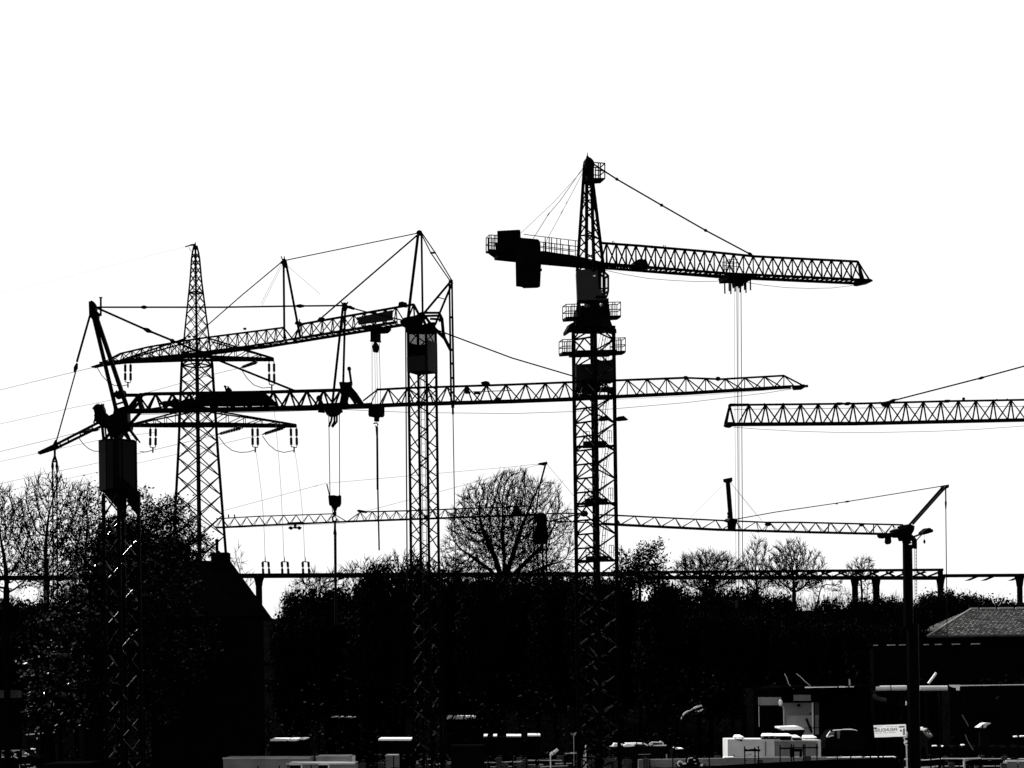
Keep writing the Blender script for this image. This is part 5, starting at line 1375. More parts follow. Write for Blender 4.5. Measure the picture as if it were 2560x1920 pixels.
# mirrored company sign
D = 97.0
def sp(x, y, off=0): return P(x, y, D - off)
C = thing('company_sign', ctr(2184, 2266, D), 'white board with mirror-written FREUNDLIEB lettering between the van and the tarpaulin', 'sign')
b = MB(); b.slab([sp(2184, 1813.5), sp(2262, 1810.5), sp(2265, 1811.5), sp(2265.5, 1841), sp(2187, 1843.8)], V((0, .012, 0))); board = part(C, 'board', b, M['banner'])
def text_mesh(txt):
    cu = bpy.data.curves.new('lettering', 'FONT'); cu.body = txt; cu.size = 1.0; cu.offset = 0.012
    o = bpy.data.objects.new('lettering', cu); col.objects.link(o)
    dg = bpy.context.evaluated_depsgraph_get(); me = bpy.data.meshes.new_from_object(o.evaluated_get(dg))
    vs = [v.co.copy() for v in me.vertices]; fs = [tuple(p.vertices) for p in me.polygons]
    bpy.data.objects.remove(o); bpy.data.curves.remove(cu); bpy.data.meshes.remove(me)
    return vs, fs
vs, fs = text_mesh('FREUNDLIEB')
w_ = max(v.x for v in vs); h_ = max(v.y for v in vs)
b = MB()
# mirror written: first letter at the right end
b.add([sp(lerp(2243.2, 2186.5, v.x / w_), lerp(1827.5, 1820.0, v.y / h_) + (2243 - lerp(2243.2, 2186.5, v.x / w_)) * .03, .012) for v in vs], fs)
part(board, 'lettering', b, M['ink'])
b = MB()
rg = random.Random(5)
for y0, x0, x1, sl in ((1816.8, 2190, 2242, .02), (1831.6, 2187.5, 2242.5, .035)):
    x = x0
    while x < x1:
        w0 = rg.uniform(1.2, 2.6)
        if rg.random() > .22: yy = y0 + (x1 - x) * sl; b.slab([sp(x, yy, .012), sp(x + w0, yy, .012), sp(x + w0, yy - rg.uniform(1.2, 2.2), .012), sp(x, yy - 1.3, .012)], V((0, .008, 0)))
        x += w0 + .7
part(board, 'small_print', b, M['midgrey'])
b = MB()
for pts in (((2247, 1815.5), (2262, 1814.5), (2262, 1818.5), (2247, 1819.5)), ((2257.5, 1821.5), (2262.5, 1821), (2262.5, 1838), (2257.5, 1838))): b.slab([sp(x, y, .012) for x, y in pts], V((0, .008, 0)))
part(board, 'emblem', b, M['inkgrey'])
b = MB(); b.slab([sp(x, y, .014) for x, y in ((2250.5, 1824), (2254, 1824), (2254.5, 1829), (2251, 1829))], V((0, .008, 0))); b.slab([sp(x, y, .03) for x, y in ((2184, 1820.5), (2187, 1818), (2191.5, 1819), (2192, 1821.5), (2185, 1822))], V((0, .02, 0))); part(board, 'logo', b, M['ink'])
for x in (2196, 2255):
    b = MB(); p = P(x, 1842, D); b.box((p.x, D + .09, p.z / 2), .09, .07, p.z); part(C, 'post', b)
b = MB()
for x, y, rx, rz in ((2267, 1836, .05, .14), (2265, 1842, .09, .06), (2260, 1845, .06, .05), (2262, 1852, .035, .12), (2266, 1854, .05, .07), (2263, 1857, .07, .05), (2265, 1862, .09, .035)): b.blob(P(x, y, D - .15), rx, .05, rz, jag=.2)
b.bar(P(2266, 1862, D - .1), V((P(2266, 1862, D).x, D - .1, 0)), .06)
tag(b.build('hanging_rag', M['banner']), 'crumpled white rag hanging at the right lower corner of the sign', 'rag')

# tarpaulins and white-painted glints at the right
D = 102.0
rg = random.Random(11)
b = MB()
import itertools
def cloth(pts, D, dep, m, name, label, cat, n=7):
    """a crumpled sheet over a heap: grid between an upper and a lower pixel edge"""
    (u0, u1), (l0, l1) = pts; b = MB(); g = []
    for j in range(n + 1):
        for i in range(n + 1):
            a, c = i / n, j / n
            x = lerp(lerp(u0[0], u1[0], a), lerp(l0[0], l1[0], a), c); y = lerp(lerp(u0[1], u1[1], a), lerp(l0[1], l1[1], a), c)
            g.append(P(x + rg.uniform(-1, 1), y + rg.uniform(-1, 1), D + dep * (1 - c) + rg.uniform(-.25, .25)))
    b.add(g, [(j * (n + 1) + i, j * (n + 1) + i + 1, (j + 1) * (n + 1) + i + 1, (j + 1) * (n + 1) + i) for j in range(n) for i in range(n)])
    base = [V((p.x, p.y + .3, 0)) for p in (g[-n - 1], g[-1])]
    hb = MB(); hb.hexa([base[0], base[1], base[1] + V((0, 1.2, 0)), base[0] + V((0, 1.2, 0))], [g[-n - 1] + V((0, .35, -.1)), g[-1] + V((0, .35, -.1)), g[n] + V((0, .5, -.1)), g[0] + V((0, .5, -.1))])
    o = b.build(name, m); tag(hb.build('covered_heap', M['ink']), 'black heap under the crumpled tarpaulin', 'heap'); return tag(o, label, cat)
cloth((((2300, 1819), (2316, 1819)), ((2322, 1846), (2333, 1840))), 101, .8, M['grey'], 'tarpaulin', 'crumpled pale tarpaulin slipping down a heap right of the sign', 'tarpaulin')
b = MB(); flat(b, ((2301, 1820), (2307, 1817), (2310, 1820), (2319, 1821), (2314, 1824), (2306, 1826), (2302, 1825)), 100.6, .3); tag(b.build('white_rag', M['banner']), 'bright white cloth end on top of the crumpled tarpaulin', 'cloth')
C = thing('covered_boat', ctr(2445, 2478, 102), 'small bright covered hull with a pointed end, tilted, at the right', 'boat')
b = MB(); flat(b, ((2446, 1819), (2452, 1815), (2460, 1809), (2466, 1807), (2478, 1807.5), (2472, 1812), (2468, 1812), (2466, 1817), (2462, 1820), (2456, 1820)), 102, .9); part(C, 'hull', b, M['pale'])
b = MB()
for x in (2455.5, 2458): b.bar(P(x, 1811, 101.97), P(x - .6, 1820, 101.97), .03)
part(C, 'strap', b, M['ink'])
b = MB(); flat(b, ((2445, 1822), (2455, 1819), (2455, 1821), (2447, 1824)), 102, .5); p = P(2458, 1700, 102.4); b.box((p.x, 102.4, P(2458, 1821, 102).z / 2), .5, .4, P(2458, 1821, 102).z); part(C, 'cradle', b, M['ink'])
for i, (x0, x1, y, lab) in enumerate(((2313, 2317, 1866, 'tiny bright lid near the tarpaulin foot, leftmost'), (2331, 2343, 1864.5, 'thin bright strip on the black heap right of the tarpaulin'), (2356, 2359, 1865, 'tiny bright glint right of the thin bright strip'), (2404, 2412, 1862, 'short bright glint under the slanted cable'), (2536, 2544, 1841, 'bright glint spot near the right edge'), (2552, 2580, 1840, 'bright strip cut by the right edge'))):
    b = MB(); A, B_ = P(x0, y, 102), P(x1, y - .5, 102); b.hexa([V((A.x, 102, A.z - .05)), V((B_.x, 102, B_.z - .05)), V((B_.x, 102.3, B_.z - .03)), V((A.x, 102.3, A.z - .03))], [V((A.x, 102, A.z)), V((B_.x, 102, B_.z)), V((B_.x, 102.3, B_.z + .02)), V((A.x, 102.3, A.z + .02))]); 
    o = b.build('painted_highlight', M['white']); tag(o, lab, 'highlight', 'painted glints on the black heap')  # white blocks paint small glints along the heap
b = MB()
for i in range(40):
    x = 2290 + i * 7; top = 1867 + 3 * math.sin(i * 1.7); bx(b, x, x + 8, top, 0, 102.05 + .02 * (i % 5), 1.5, 0.0)
tag(b.build('scrap_heap', M['ink']), 'long low black heap of stored parts at the lower right', 'heap')
for pts, lab in ((((2405, 1787), (2415, 1804), (2421, 1815)), 'upper length of a thin grey cable slanting down at the right'), (((2413, 1836), (2418, 1850), (2425, 1862), (2433, 1875)), 'lower length of a thin grey cable slanting down at the right')):
    b = MB(); b.wire([P(x, y, 101) for x, y in pts], .022, 5); tag(b.build('slack_cable', M['grey']), lab, 'cable')
# black stand with bright edges at the lower right
D = 98.0
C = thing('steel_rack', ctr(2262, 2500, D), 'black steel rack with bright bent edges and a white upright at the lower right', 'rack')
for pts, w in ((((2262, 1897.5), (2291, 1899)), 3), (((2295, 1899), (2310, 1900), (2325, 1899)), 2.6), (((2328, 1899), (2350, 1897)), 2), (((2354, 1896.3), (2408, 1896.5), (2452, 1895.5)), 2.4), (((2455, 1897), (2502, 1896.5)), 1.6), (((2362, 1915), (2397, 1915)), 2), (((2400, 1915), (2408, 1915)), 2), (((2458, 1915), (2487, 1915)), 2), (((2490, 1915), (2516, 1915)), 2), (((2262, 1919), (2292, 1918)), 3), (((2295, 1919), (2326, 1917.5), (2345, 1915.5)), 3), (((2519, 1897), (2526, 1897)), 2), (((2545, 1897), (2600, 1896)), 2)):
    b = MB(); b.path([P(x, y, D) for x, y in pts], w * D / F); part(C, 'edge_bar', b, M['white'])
b = MB(); b.bar(P(2410, 1896, D - .05), P(2411, 1935, D - .05), .09); part(C, 'upright', b, M['pale'])
b = MB(); flat(b, ((2412, 1898), (2430, 1897), (2452, 1896.5), (2425, 1900), (2413, 1904)), D, .1); part(C, 'gusset', b, M['midgrey'])
b = MB()
for x in (2262, 2326, 2452, 2520): p = P(x, 1899, D); b.box((p.x, D + .1, p.z / 2), .1, .1, p.z)
bx(b, 2262, 2516, 1899, 1914, D + .2, .1)
part(C, 'frame', b)
for i, (x0, x1) in enumerate(((2518, 2543), (2546, 2590))):
    C = thing('parts_crate', ctr(x0, x1, 97), ['grey crate with a bright rim at the lower right, left of the pair', 'grey crate cut by the right edge'][i], 'crate', 'grey crates at the lower right')
    b = MB(); bx(b, x0, x1, 1904, 0, 97, .8, 0.0); part(C, 'body', b, M['grey'])
    b = MB(); b.bar(P(x0 - 4, 1902, 96.95), P(x1, 1901.5, 96.95), .06); part(C, 'rim', b, M['white'])

# loose rubble along the bottom of the yard: nobody could count it
b = MB(); rg2 = random.Random(41)
for i in range(420):
    x = rg2.uniform(880, 2560); Dr = rg2.uniform(96, 103); y = 1884 + 34 * rg2.random() ** .7
    p = P(x, y, Dr); s_ = rg2.uniform(.012, .045)
    b.blob(p, s_ * rg2.uniform(.8, 3.2), s_, s_ * .6, n=5, jag=.3, rng=rg2)
    if i % 5 == 0: b.box((p.x, Dr + .1, p.z / 2 - .04), .3, .2, max(.05, p.z - .08))
tag(b.build('rubble', M['dull']), kind='stuff')

# street lamp in the yard
D = 115.0
C = thing('street_lamp', V((P(1703, 1800, D).x, D, 0)), 'street lamp with a curved pale arm and a double shelled bright head', 'street lamp')
b = MB(); p = P(1703, 1798, D); b.tube((p.x, D, 0), p, .07, .05, n=8); part(C, 'pole', b, M['ink'])
b = MB(); b.wire([P(x, y, D) for x, y in ((1703, 1798), (1706, 1790), (1712, 1783), (1718, 1779), (1726, 1776), (1731, 1774))], [.03, .05, .06, .05, .03, .03], 8); part(C, 'arm', b, M['pale'])
b = MB(); b.slab([P(x, y, D - .15) for x, y in ((1730, 1772.5), (1737, 1768), (1746, 1764), (1755, 1763), (1756, 1765), (1750, 1767), (1742, 1770), (1733, 1773.5))], V((0, .3, 0))); hd = part(C, 'lamp_head', b, M['white'])
b = MB(); b.slab([P(x, y, D - .12) for x, y in ((1738, 1778), (1746, 1777), (1752, 1774), (1757, 1771), (1758, 1773.5), (1753, 1778), (1747, 1780), (1741, 1781))], V((0, .24, 0))); part(hd, 'lamp_glass', b, M['white'])
b = MB(); b.slab([P(x, y, D - .1) for x, y in ((1735, 1775), (1755, 1766), (1758, 1771), (1750, 1775), (1738, 1778))], V((0, .2, 0))); part(hd, 'lamp_body', b, M['ink'])

# pump stand
D = 125.0
C = thing('pump_stand', V((P(722, 1760, D).x, D, 0)), 'pale upright pump on a round foot beside a grey beam, left of centre', 'pump')
b = MB(); b.tube(P(722.5, 1717, D), P(722.5, 1729, D), .05, n=8); b.tube(P(722.5, 1742, D), P(722.5, 1755, D), .085, n=10); b.tube(P(722.5, 1728, D), P(722.5, 1742, D), .015); part(C, 'column', b, M['white'])
b = MB(); b.bar(P(714, 1727.5, D), P(726, 1727, D), .07); b.bar(P(717, 1729.5, D), P(724, 1729, D), .06); b.bar(P(725.5, 1730, D), P(726, 1742, D), .03); b.bar(P(714, 1730, D), P(714, 1737, D), .02); part(C, 'cross_arm', b, M['pale'])
b = MB(); b.path([P(714, 1736, D), P(707, 1737, D), P(706, 1740, D)], .09); part(C, 'spout', b, M['dull'])
b = MB(); b.blob(P(722, 1761, D), .11, .11, .13); b.bar(P(708, 1757.5, D), P(719, 1758, D), .09); b.blob(P(726.5, 1764, D), .05); part(C, 'foot', b, M['white'], True)
b = MB(); bx(b, 700, 762, 1767.5, 0, D + .1, 2, 0.0); part(C, 'plinth', b, M['wall'])
b = MB(); b.bar(P(729, 1764, D), P(743, 1764, D), .07, .09); part(C, 'beam', b, M['dull']); b = MB(); b.bar(P(743, 1764.3, D), P(760, 1764.8, D), .08, .11); part(C, 'beam', b, M['grey'])

# left bottom: car, pale strip of wall, glints painted as white bits
D = 100.0
C = thing('parked_car', ctr(0, 76, D, 1.8), 'parked dark car in the bottom left corner with reflections painted on its windows', 'car')
b = MB(); flat(b, ((-30, 1918), (-30, 1892), (0, 1889), (4, 1879), (12, 1875.5), (50, 1874.5), (60, 1876), (68, 1885), (80, 1890), (90, 1896), (90, 1918)), D, 1.7); part(C, 'body', b, M['ink'])
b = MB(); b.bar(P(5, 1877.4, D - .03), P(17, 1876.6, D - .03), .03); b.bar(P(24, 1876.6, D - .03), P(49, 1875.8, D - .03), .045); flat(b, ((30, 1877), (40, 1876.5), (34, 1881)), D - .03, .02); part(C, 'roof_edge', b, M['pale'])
b = MB(); flat(b, ((55, 1876), (62, 1878), (67, 1884), (60, 1889), (55, 1889)), D - .03, .02); flat(b, ((3, 1882), (9, 1888), (16, 1891), (4, 1893)), D - .03, .02); part(C, 'window', b, M['grey'])  # grey patches paint the reflections in the windows
b = MB(); b.box(P(38, 1886, D - .05), .09, .04, .09); b.bar(P(34, 1890, D - .04), P(44, 1895, D - .04), .05); b.bar(P(20, 1895, D - .04), P(30, 1892, D - .04), .05); b.bar(P(4, 1893, D - .04), P(17, 1892.5, D - .04), .04); b.blob(P(65, 1884, D - .1), .09, .05, .05); b.bar(P(56, 1890.5, D - .04), P(67, 1890.5, D - .04), .045); b.blob(P(71, 1886.5, D - .1), .05, .04, .05); part(C, 'reflection_mark', b, M['white'])  # white bits paint bright reflections on the car
b = MB()
for x in (12, 74): p = P(x, 1700, D); b.tube(V((p.x, D - .03, .33)), V((p.x, D + .2, .33)), .33, n=16)
part(C, 'wheel', b, M['rubber'])
D = 104.0
b = MB(); 
for x, y, rx in ((72, 1880, .12), (78, 1881, .1), (85, 1882, .1), (81, 1872.5, .09), (87, 1873, .05), (70, 1895, .05), (61, 1897.5, .05)): b.blob(P(x, y, D), rx, .2, .05, jag=.3)
b.box((P(78, 1880, D).x, D + .1, P(78, 1884, D).z / 2), .4, .3, P(78, 1884, D).z)
tag(b.build('painted_sparkles', M['white']), 'white sacks painted behind the parked car', 'sparkles')  # white blobs paint scattered glints
b = MB()
for x0, x1, y in ((55, 61, 1911.7), (66, 75, 1911), (84, 89, 1916.5)): b.bar(P(x0, y, 100), P(x1, y - .2, 100), .04)
b.bar(P(49.5, 1912, 100), P(49, 1920, 100), .03)
tag(b.build('gleam_strip', M['pale']), 'short pale kerb strips below the sacks', 'gleam')  # pale bars paint short glints near the ground
D = 108.0
C = thing('garden_wall', ctr(-60, 50, D), 'short weathered grey wall at the left edge behind the leafy tree', 'wall')
b = MB(); bx(b, -60, 52, 1726, 1745, D, .25); part(C, 'wall_face', b, M['dull']); b = MB(); bx(b, -60, 52, 1745, 0, D + .03, .2, 0.0); part(C, 'footing', b, M['wall'])
D = 101.0
C = thing('ranch_fence', ctr(60, 145, D), 'low dark fence with a broken white top rail under the leafy tree', 'fence')
b = MB()
for xa, xb in ((66, 69.5), (73.5, 86.5), (95, 99), (106, 108), (116, 124.5), (133, 136)): b.bar(P(xa, 1836.5 - (xa - 66) * .08, D), P(xb, 1836.5 - (xb - 66) * .08, D), .06)
b.bar(P(87, 1829, D), P(92.5, 1825.5, D), .04); b.blob(P(93, 1847, D), .04, .04, .05); part(C, 'rail', b, M['white'])
for x in (72, 102, 130): b = MB(); p = P(x, 1838, D); b.box((p.x, D, p.z / 2), .06, .06, p.z); part(C, 'post', b)
from mathutils.kdtree import KDTree
import numpy as np

def colonize(trunk, att, step, di, dk, rng, up=0.1, iters=140, wob=.25):
    """grow limbs from a trunk polyline towards attraction points; returns positions and parents"""
    stems = trunk if isinstance(trunk[0], list) else [trunk]
    pos = [V(stems[0][0])]; par = [-1]
    for st in stems:
        at = 0
        for a, c in zip(st, st[1:]):
            n = max(1, int((V(c) - V(a)).length / step))
            for i in range(n):
                pos.append(V(a).lerp(V(c), (i + 1) / n)); par.append(at); at = len(pos) - 1
    att = [V(a) for a in att]
    best = [(1e9, -1)] * len(att); new = list(range(len(pos)))
    for it in range(iters):
        if not att or not new: break
        kd = KDTree(len(new))
        for k, i in enumerate(new): kd.insert(pos[i], k)
        kd.balance()
        acc = {}; keepA, keepB = [], []
        for a, bb in zip(att, best):
            _, k, d = kd.find(a)
            if d < bb[0]: bb = (d, new[k])
            if bb[0] < dk: continue
            keepA.append(a); keepB.append(bb)
            if bb[0] < di:
                v = (a - pos[bb[1]]).normalized()
                acc[bb[1]] = acc.get(bb[1], V((0, 0, 0))) + v
        att, best = keepA, keepB
        new = []
        for i, v in acc.items():
            v = v + V((rng.uniform(-wob, wob), rng.uniform(-wob, wob), rng.uniform(-wob, wob) + up))
            if v.length < 1e-3: continue
            p = pos[i] + v.normalized() * step
            pos.append(p); par.append(i); new.append(len(pos) - 1)
    return pos, par

def skeleton_mesh(mb, pos, par, rtip, rng, twigs=3, tl=.5, rtw=.01, expo=2.3, rmax=.4, up=.25):
    n = len(pos); ch = [[] for _ in range(n)]
    for i, p in enumerate(par):
        if p >= 0: ch[p].append(i)
    r = [0.0] * n
    for i in range(n - 1, -1, -1):
        r[i] = rtip if not ch[i] else min(rmax, sum(r[c] ** expo for c in ch[i]) ** (1 / expo))
    starts = [(0, None)]
    while starts:
        i, pr = starts.pop()
        pts, rr = ([pos[pr], pos[i]], [min(r[pr], r[i] * 1.15), r[i]]) if pr is not None else ([pos[i]], [r[i]])
        while ch[i]:
            c = max(ch[i], key=lambda k: r[k])
            for k in ch[i]:
                if k != c: starts.append((k, i))
            i = c; pts.append(pos[i]); rr.append(r[i])
        if len(pts) > 1: mb.wire(pts, rr, 6 if rr[0] > .06 else 3)
    mb.r0 = r[0]
    tips = []
    for i in range(n):
        if r[i] < rtip * 2.6 and par[i] >= 0:
            d = (pos[i] - pos[par[i]]).normalized(); tips.append((pos[i], d))
            for k in range(twigs if not ch[i] else max(1, twigs - 2)):
                u = (d + V((rng.uniform(-.9, .9), rng.uniform(-.9, .9), rng.uniform(-.5, .9) + up))).normalized()
                L = tl * rng.uniform(.5, 1.2); m = pos[i] + u * L * .5 + V((rng.uniform(-.06, .06), rng.uniform(-.06, .06), rng.uniform(-.03, .06))) * L
                mb.wire([pos[i], m, m + (u + V((rng.uniform(-.4, .4), rng.uniform(-.4, .4), rng.uniform(-.1, .4)))).normalized() * L * .5], [rtw, rtw * .8, rtw * .5], 3)
    return tips

def in_blobs(blobs, n, rng, shell=.0):
    out = []; w = [b_[1] * b_[2] * b_[3] for b_ in blobs]
    while len(out) < n:
        c, rx, ry, rz = rng.choices(blobs, w)[0]
        v = V((rng.uniform(-1, 1), rng.uniform(-1, 1), rng.uniform(-1, 1)))
        if v.length > 1 or v.length < shell: continue
        out.append(V((c[0] + v.x * rx, c[1] + v.y * ry, c[2] + v.z * rz)))
    return out

def leaves(mb, centres, per, spread, size, rng):
    for c in centres:
        k = max(1, int(per * rng.uniform(.5, 1.5)))
        for _ in range(k):
            p = V((rng.gauss(c[0], spread), rng.gauss(c[1], spread), rng.gauss(c[2], spread * .8)))
            s = size * rng.uniform(.6, 1.35)
            a = V((rng.gauss(0, 1), rng.gauss(0, 1), rng.gauss(0, .7))).normalized(); b_ = a.cross(V((rng.gauss(0, 1), rng.gauss(0, 1), rng.gauss(0, 1)))).normalized()
            o = len(mb.v)
            mb.v += [tuple(p - a * s * .5), tuple(p + b_ * s * .28), tuple(p + a * s * .5), tuple(p - b_ * s * .28)]
            mb.f.append((o, o + 1, o + 2, o + 3))

def pxblob(D, cx, cy, rx, ry, dep=1.0): return (P(cx, cy, D), rx * D / F, rx * D / F * dep, ry * D / F)

def bare_tree(px, D, blobs, fork, label, seed, natt=900, step=.28, twigs=3, tl=.5, rtw=.011, rtip=.013, lean=0, group='bare trees', name='bare_tree', nleaf=0, lsize=.12, lmat='leaf', up=.1, di=3.5, stems=None, shell=.0, wob=.25):
    rng = random.Random(seed); g = floor_at(P(px, 1700, D)); f = P(px + lean, fork, D)
    C = thing(name, g, label, 'tree', group)
    bl = [pxblob(D, *b_) for b_ in blobs]; natt = int(natt * 2.4); rtw *= 1.35; twigs += 1
    att = in_blobs(bl, natt, rng, shell)
    trk = [g, f] if not stems else [[g, f] + [P(x, y, D) for x, y in stems[0]]] + [[f] + [P(x, y, D) for x, y in s_] for s_ in stems[1:]]
    if stems: trk = [trk[0]] + [[g, f] + s_[1:] for s_ in trk[1:]]
    pos, par = colonize(trk, att, step, di, step * 1.5, rng, up, wob=wob)
    if True:
        b = MB(); tips = skeleton_mesh(b, pos, par, rtip, rng, twigs, tl, rtw, 2.05)
    lowz = f.z * .35
    part(C, 'crown', b, M['bark'])
    t = MB(); r0 = b.r0 * 1.06; t.wire([g - V((0, 0, .05)), g + V((0, 0, .5)), g.lerp(f, .5), f], [r0 * 1.5, r0 * 1.08, r0, r0 * .96], 8); part(C, 'trunk', t, M['bark'])
    if nleaf:
        lb = MB(); cs = [rng.choice(tips)[0] for _ in range(nleaf // 6)] if tips else att
        leaves(lb, cs, 6, .28, lsize, rng); part(C, 'foliage', lb, M[lmat])
    return C

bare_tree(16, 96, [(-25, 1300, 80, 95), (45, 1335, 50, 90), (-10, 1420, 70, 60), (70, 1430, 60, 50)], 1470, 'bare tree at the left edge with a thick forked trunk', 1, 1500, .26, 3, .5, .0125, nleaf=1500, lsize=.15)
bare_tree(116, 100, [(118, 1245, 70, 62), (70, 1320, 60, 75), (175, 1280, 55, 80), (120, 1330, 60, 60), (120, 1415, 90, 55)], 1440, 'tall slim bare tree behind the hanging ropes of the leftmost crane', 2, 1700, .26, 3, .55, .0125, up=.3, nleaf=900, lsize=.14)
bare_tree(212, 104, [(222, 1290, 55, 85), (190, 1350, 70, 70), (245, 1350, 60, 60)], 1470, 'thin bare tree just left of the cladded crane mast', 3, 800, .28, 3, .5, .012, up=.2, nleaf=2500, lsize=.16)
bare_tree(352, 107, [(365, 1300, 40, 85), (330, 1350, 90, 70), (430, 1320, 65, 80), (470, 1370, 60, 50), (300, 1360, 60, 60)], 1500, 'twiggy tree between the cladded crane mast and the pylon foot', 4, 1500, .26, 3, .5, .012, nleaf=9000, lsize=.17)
bare_tree(600, 120, [(592, 1412, 22, 50), (610, 1455, 28, 35)], 1500, 'small bare tree just right of the dark house roof', 5, 200, .3, 3, .5, .012)
bare_tree(1258, 142, [(1284, 1250, 78, 76), (1205, 1268, 62, 66), (1172, 1325, 56, 70), (1138, 1385, 36, 52), (1372, 1262, 40, 64), (1400, 1325, 42, 70), (1265, 1350, 125, 80), (1190, 1415, 70, 40), (1345, 1420, 85, 44), (1425, 1400, 22, 50)], 1462, 'large round bare tree in the middle, in front of the distant low crane', 6, 6000, .27, 4, .6, .0145, .0155, up=.16, di=6, shell=.0, stems=[[(1240, 1400), (1205, 1320)], [(1262, 1410), (1256, 1330)], [(1278, 1400), (1300, 1330)], [(1225, 1425), (1170, 1385)], [(1295, 1425), (1350, 1370)], [(1305, 1440), (1380, 1410)]])
bare_tree(1764, 226, [(1765, 1418, 78, 36), (1730, 1430, 50, 30), (1810, 1425, 48, 34), (1768, 1455, 80, 26)], 1490, 'wide fan of fine upright twigs behind the beam, left of three groups', 7, 1500, .38, 4, .9, .021, .02, up=.8, group='bare trees behind the beam', di=6)
bare_tree(1893, 222, [(1896, 1390, 28, 42), (1882, 1425, 38, 38), (1895, 1455, 45, 26)], 1490, 'narrow upright bare tree behind the beam, directly left of the rounder dense one', 8, 900, .38, 4, .9, .021, .02, up=.7, group='bare trees behind the beam', di=6)
bare_tree(1985, 218, [(1980, 1382, 44, 34), (1972, 1420, 65, 42), (2036, 1412, 30, 38), (1990, 1455, 70, 26)], 1488, 'densest round bare tree behind the beam, tallest at right of the hoist ropes', 9, 1700, .38, 4, .8, .022, .021, up=.25, group='bare trees behind the beam', di=6)
bare_tree(2155, 224, [(2155, 1413, 30, 20), (2150, 1432, 42, 22)], 1488, 'small rounded bare tree peeping over the beam between two pillars', 10, 600, .38, 4, .7, .021, .02, up=.3, group='bare trees behind the beam', di=6)
bare_tree(2040, 196, [(2040, 1462, 30, 24), (2085, 1465, 24, 22)], 1520, 'thin bare tree seen in the gap under the double beam', 21, 260, .4, 4, .6, .02, .016, group='bare trees behind the beam', di=6)
bare_tree(2165, 190, [(2160, 1462, 22, 24), (2180, 1470, 22, 18)], 1520, 'crooked bare tree in the gap between the two middle pillars of the double beam', 22, 220, .45, 4, .6, .02, .016, group='bare trees behind the beam', di=6)
bare_tree(1600, 124, [(1585, 1412, 45, 28), (1618, 1382, 34, 24), (1645, 1362, 18, 16), (1558, 1388, 24, 24), (1655, 1400, 20, 14), (1600, 1440, 70, 36)], 1480, 'evergreen shrubby tree right of the tall mast, its branches reaching to the right', 11, 500, .28, 3, .45, .012, group='evergreen trees', name='evergreen_tree', nleaf=3800, lsize=.2)

bare_tree(905, 116, [(900, 1432, 45, 22), (935, 1420, 36, 24)], 1480, 'low twiggy tree whose fine tips rise above the beam, left of the centre lattice mast', 51, 420, .28, 4, .5, .014, group='twiggy trees at the beam', up=.5)
bare_tree(1000, 115, [(985, 1410, 36, 22), (1025, 1405, 40, 26)], 1470, 'low twiggy tree whose tips reach highest, close beside the centre lattice mast', 52, 420, .28, 4, .5, .014, group='twiggy trees at the beam', up=.5)
bare_tree(795, 117, [(790, 1458, 55, 24), (840, 1450, 40, 22)], 1500, 'low twiggy tree right under the beam where the lifting chain passes', 53, 420, .28, 4, .5, .014, group='twiggy trees at the beam', up=.5)
bare_tree(1110, 117, [(1095, 1425, 35, 22), (1130, 1420, 40, 26)], 1480, 'low twiggy tree between the centre lattice mast and the round bare tree', 54, 380, .28, 4, .5, .014, group='twiggy trees at the beam', up=.4)
# wood under the beam: three kinds, copied, each tree an object of its own
def wood_proto(seed, label, twiggy):
    rng = random.Random(seed)
    C = thing('wood_tree', (0, 0, 0), label, 'tree', 'dark trees of the wood below the beam')
    bl = [(V((0, 0, 6.6)), 2.9, 2.6, 3.2), (V((rng.uniform(-1, 1), .5, 4.6)), 3.0, 2.6, 2.6), (V((rng.uniform(-.8, .8), -.3, 8.6)), 1.6, 1.5, 1.35)]
    att = in_blobs(bl, 2200, rng, .1)
    pos, par = colonize([V((0, 0, 0)), V((.1, 0, 2.4))], att, .3, 4, .45, rng, .22)
    b = MB(); tips = skeleton_mesh(b, pos, par, .014, rng, 4 if twiggy else 3, .6, .013); part(C, 'crown', b, M['bark'])
    t = MB(); t.wire([V((0, 0, 0)), V((.1, 0, 2.4))], [.28, .2], 8); part(C, 'trunk', t, M['bark'])
    lb = MB()
    low = [p for p, d in tips if p.z < (7.6 if twiggy else 9.4)]
    cs = [rng.choice(low) for _ in range(3600)]
    leaves(lb, cs, 7, .3, .26, rng)
    if twiggy: leaves(lb, [rng.choice(tips)[0] for _ in range(160)], 3, .3, .14, rng)
    part(C, 'foliage', lb, M['leaf'])
    return C
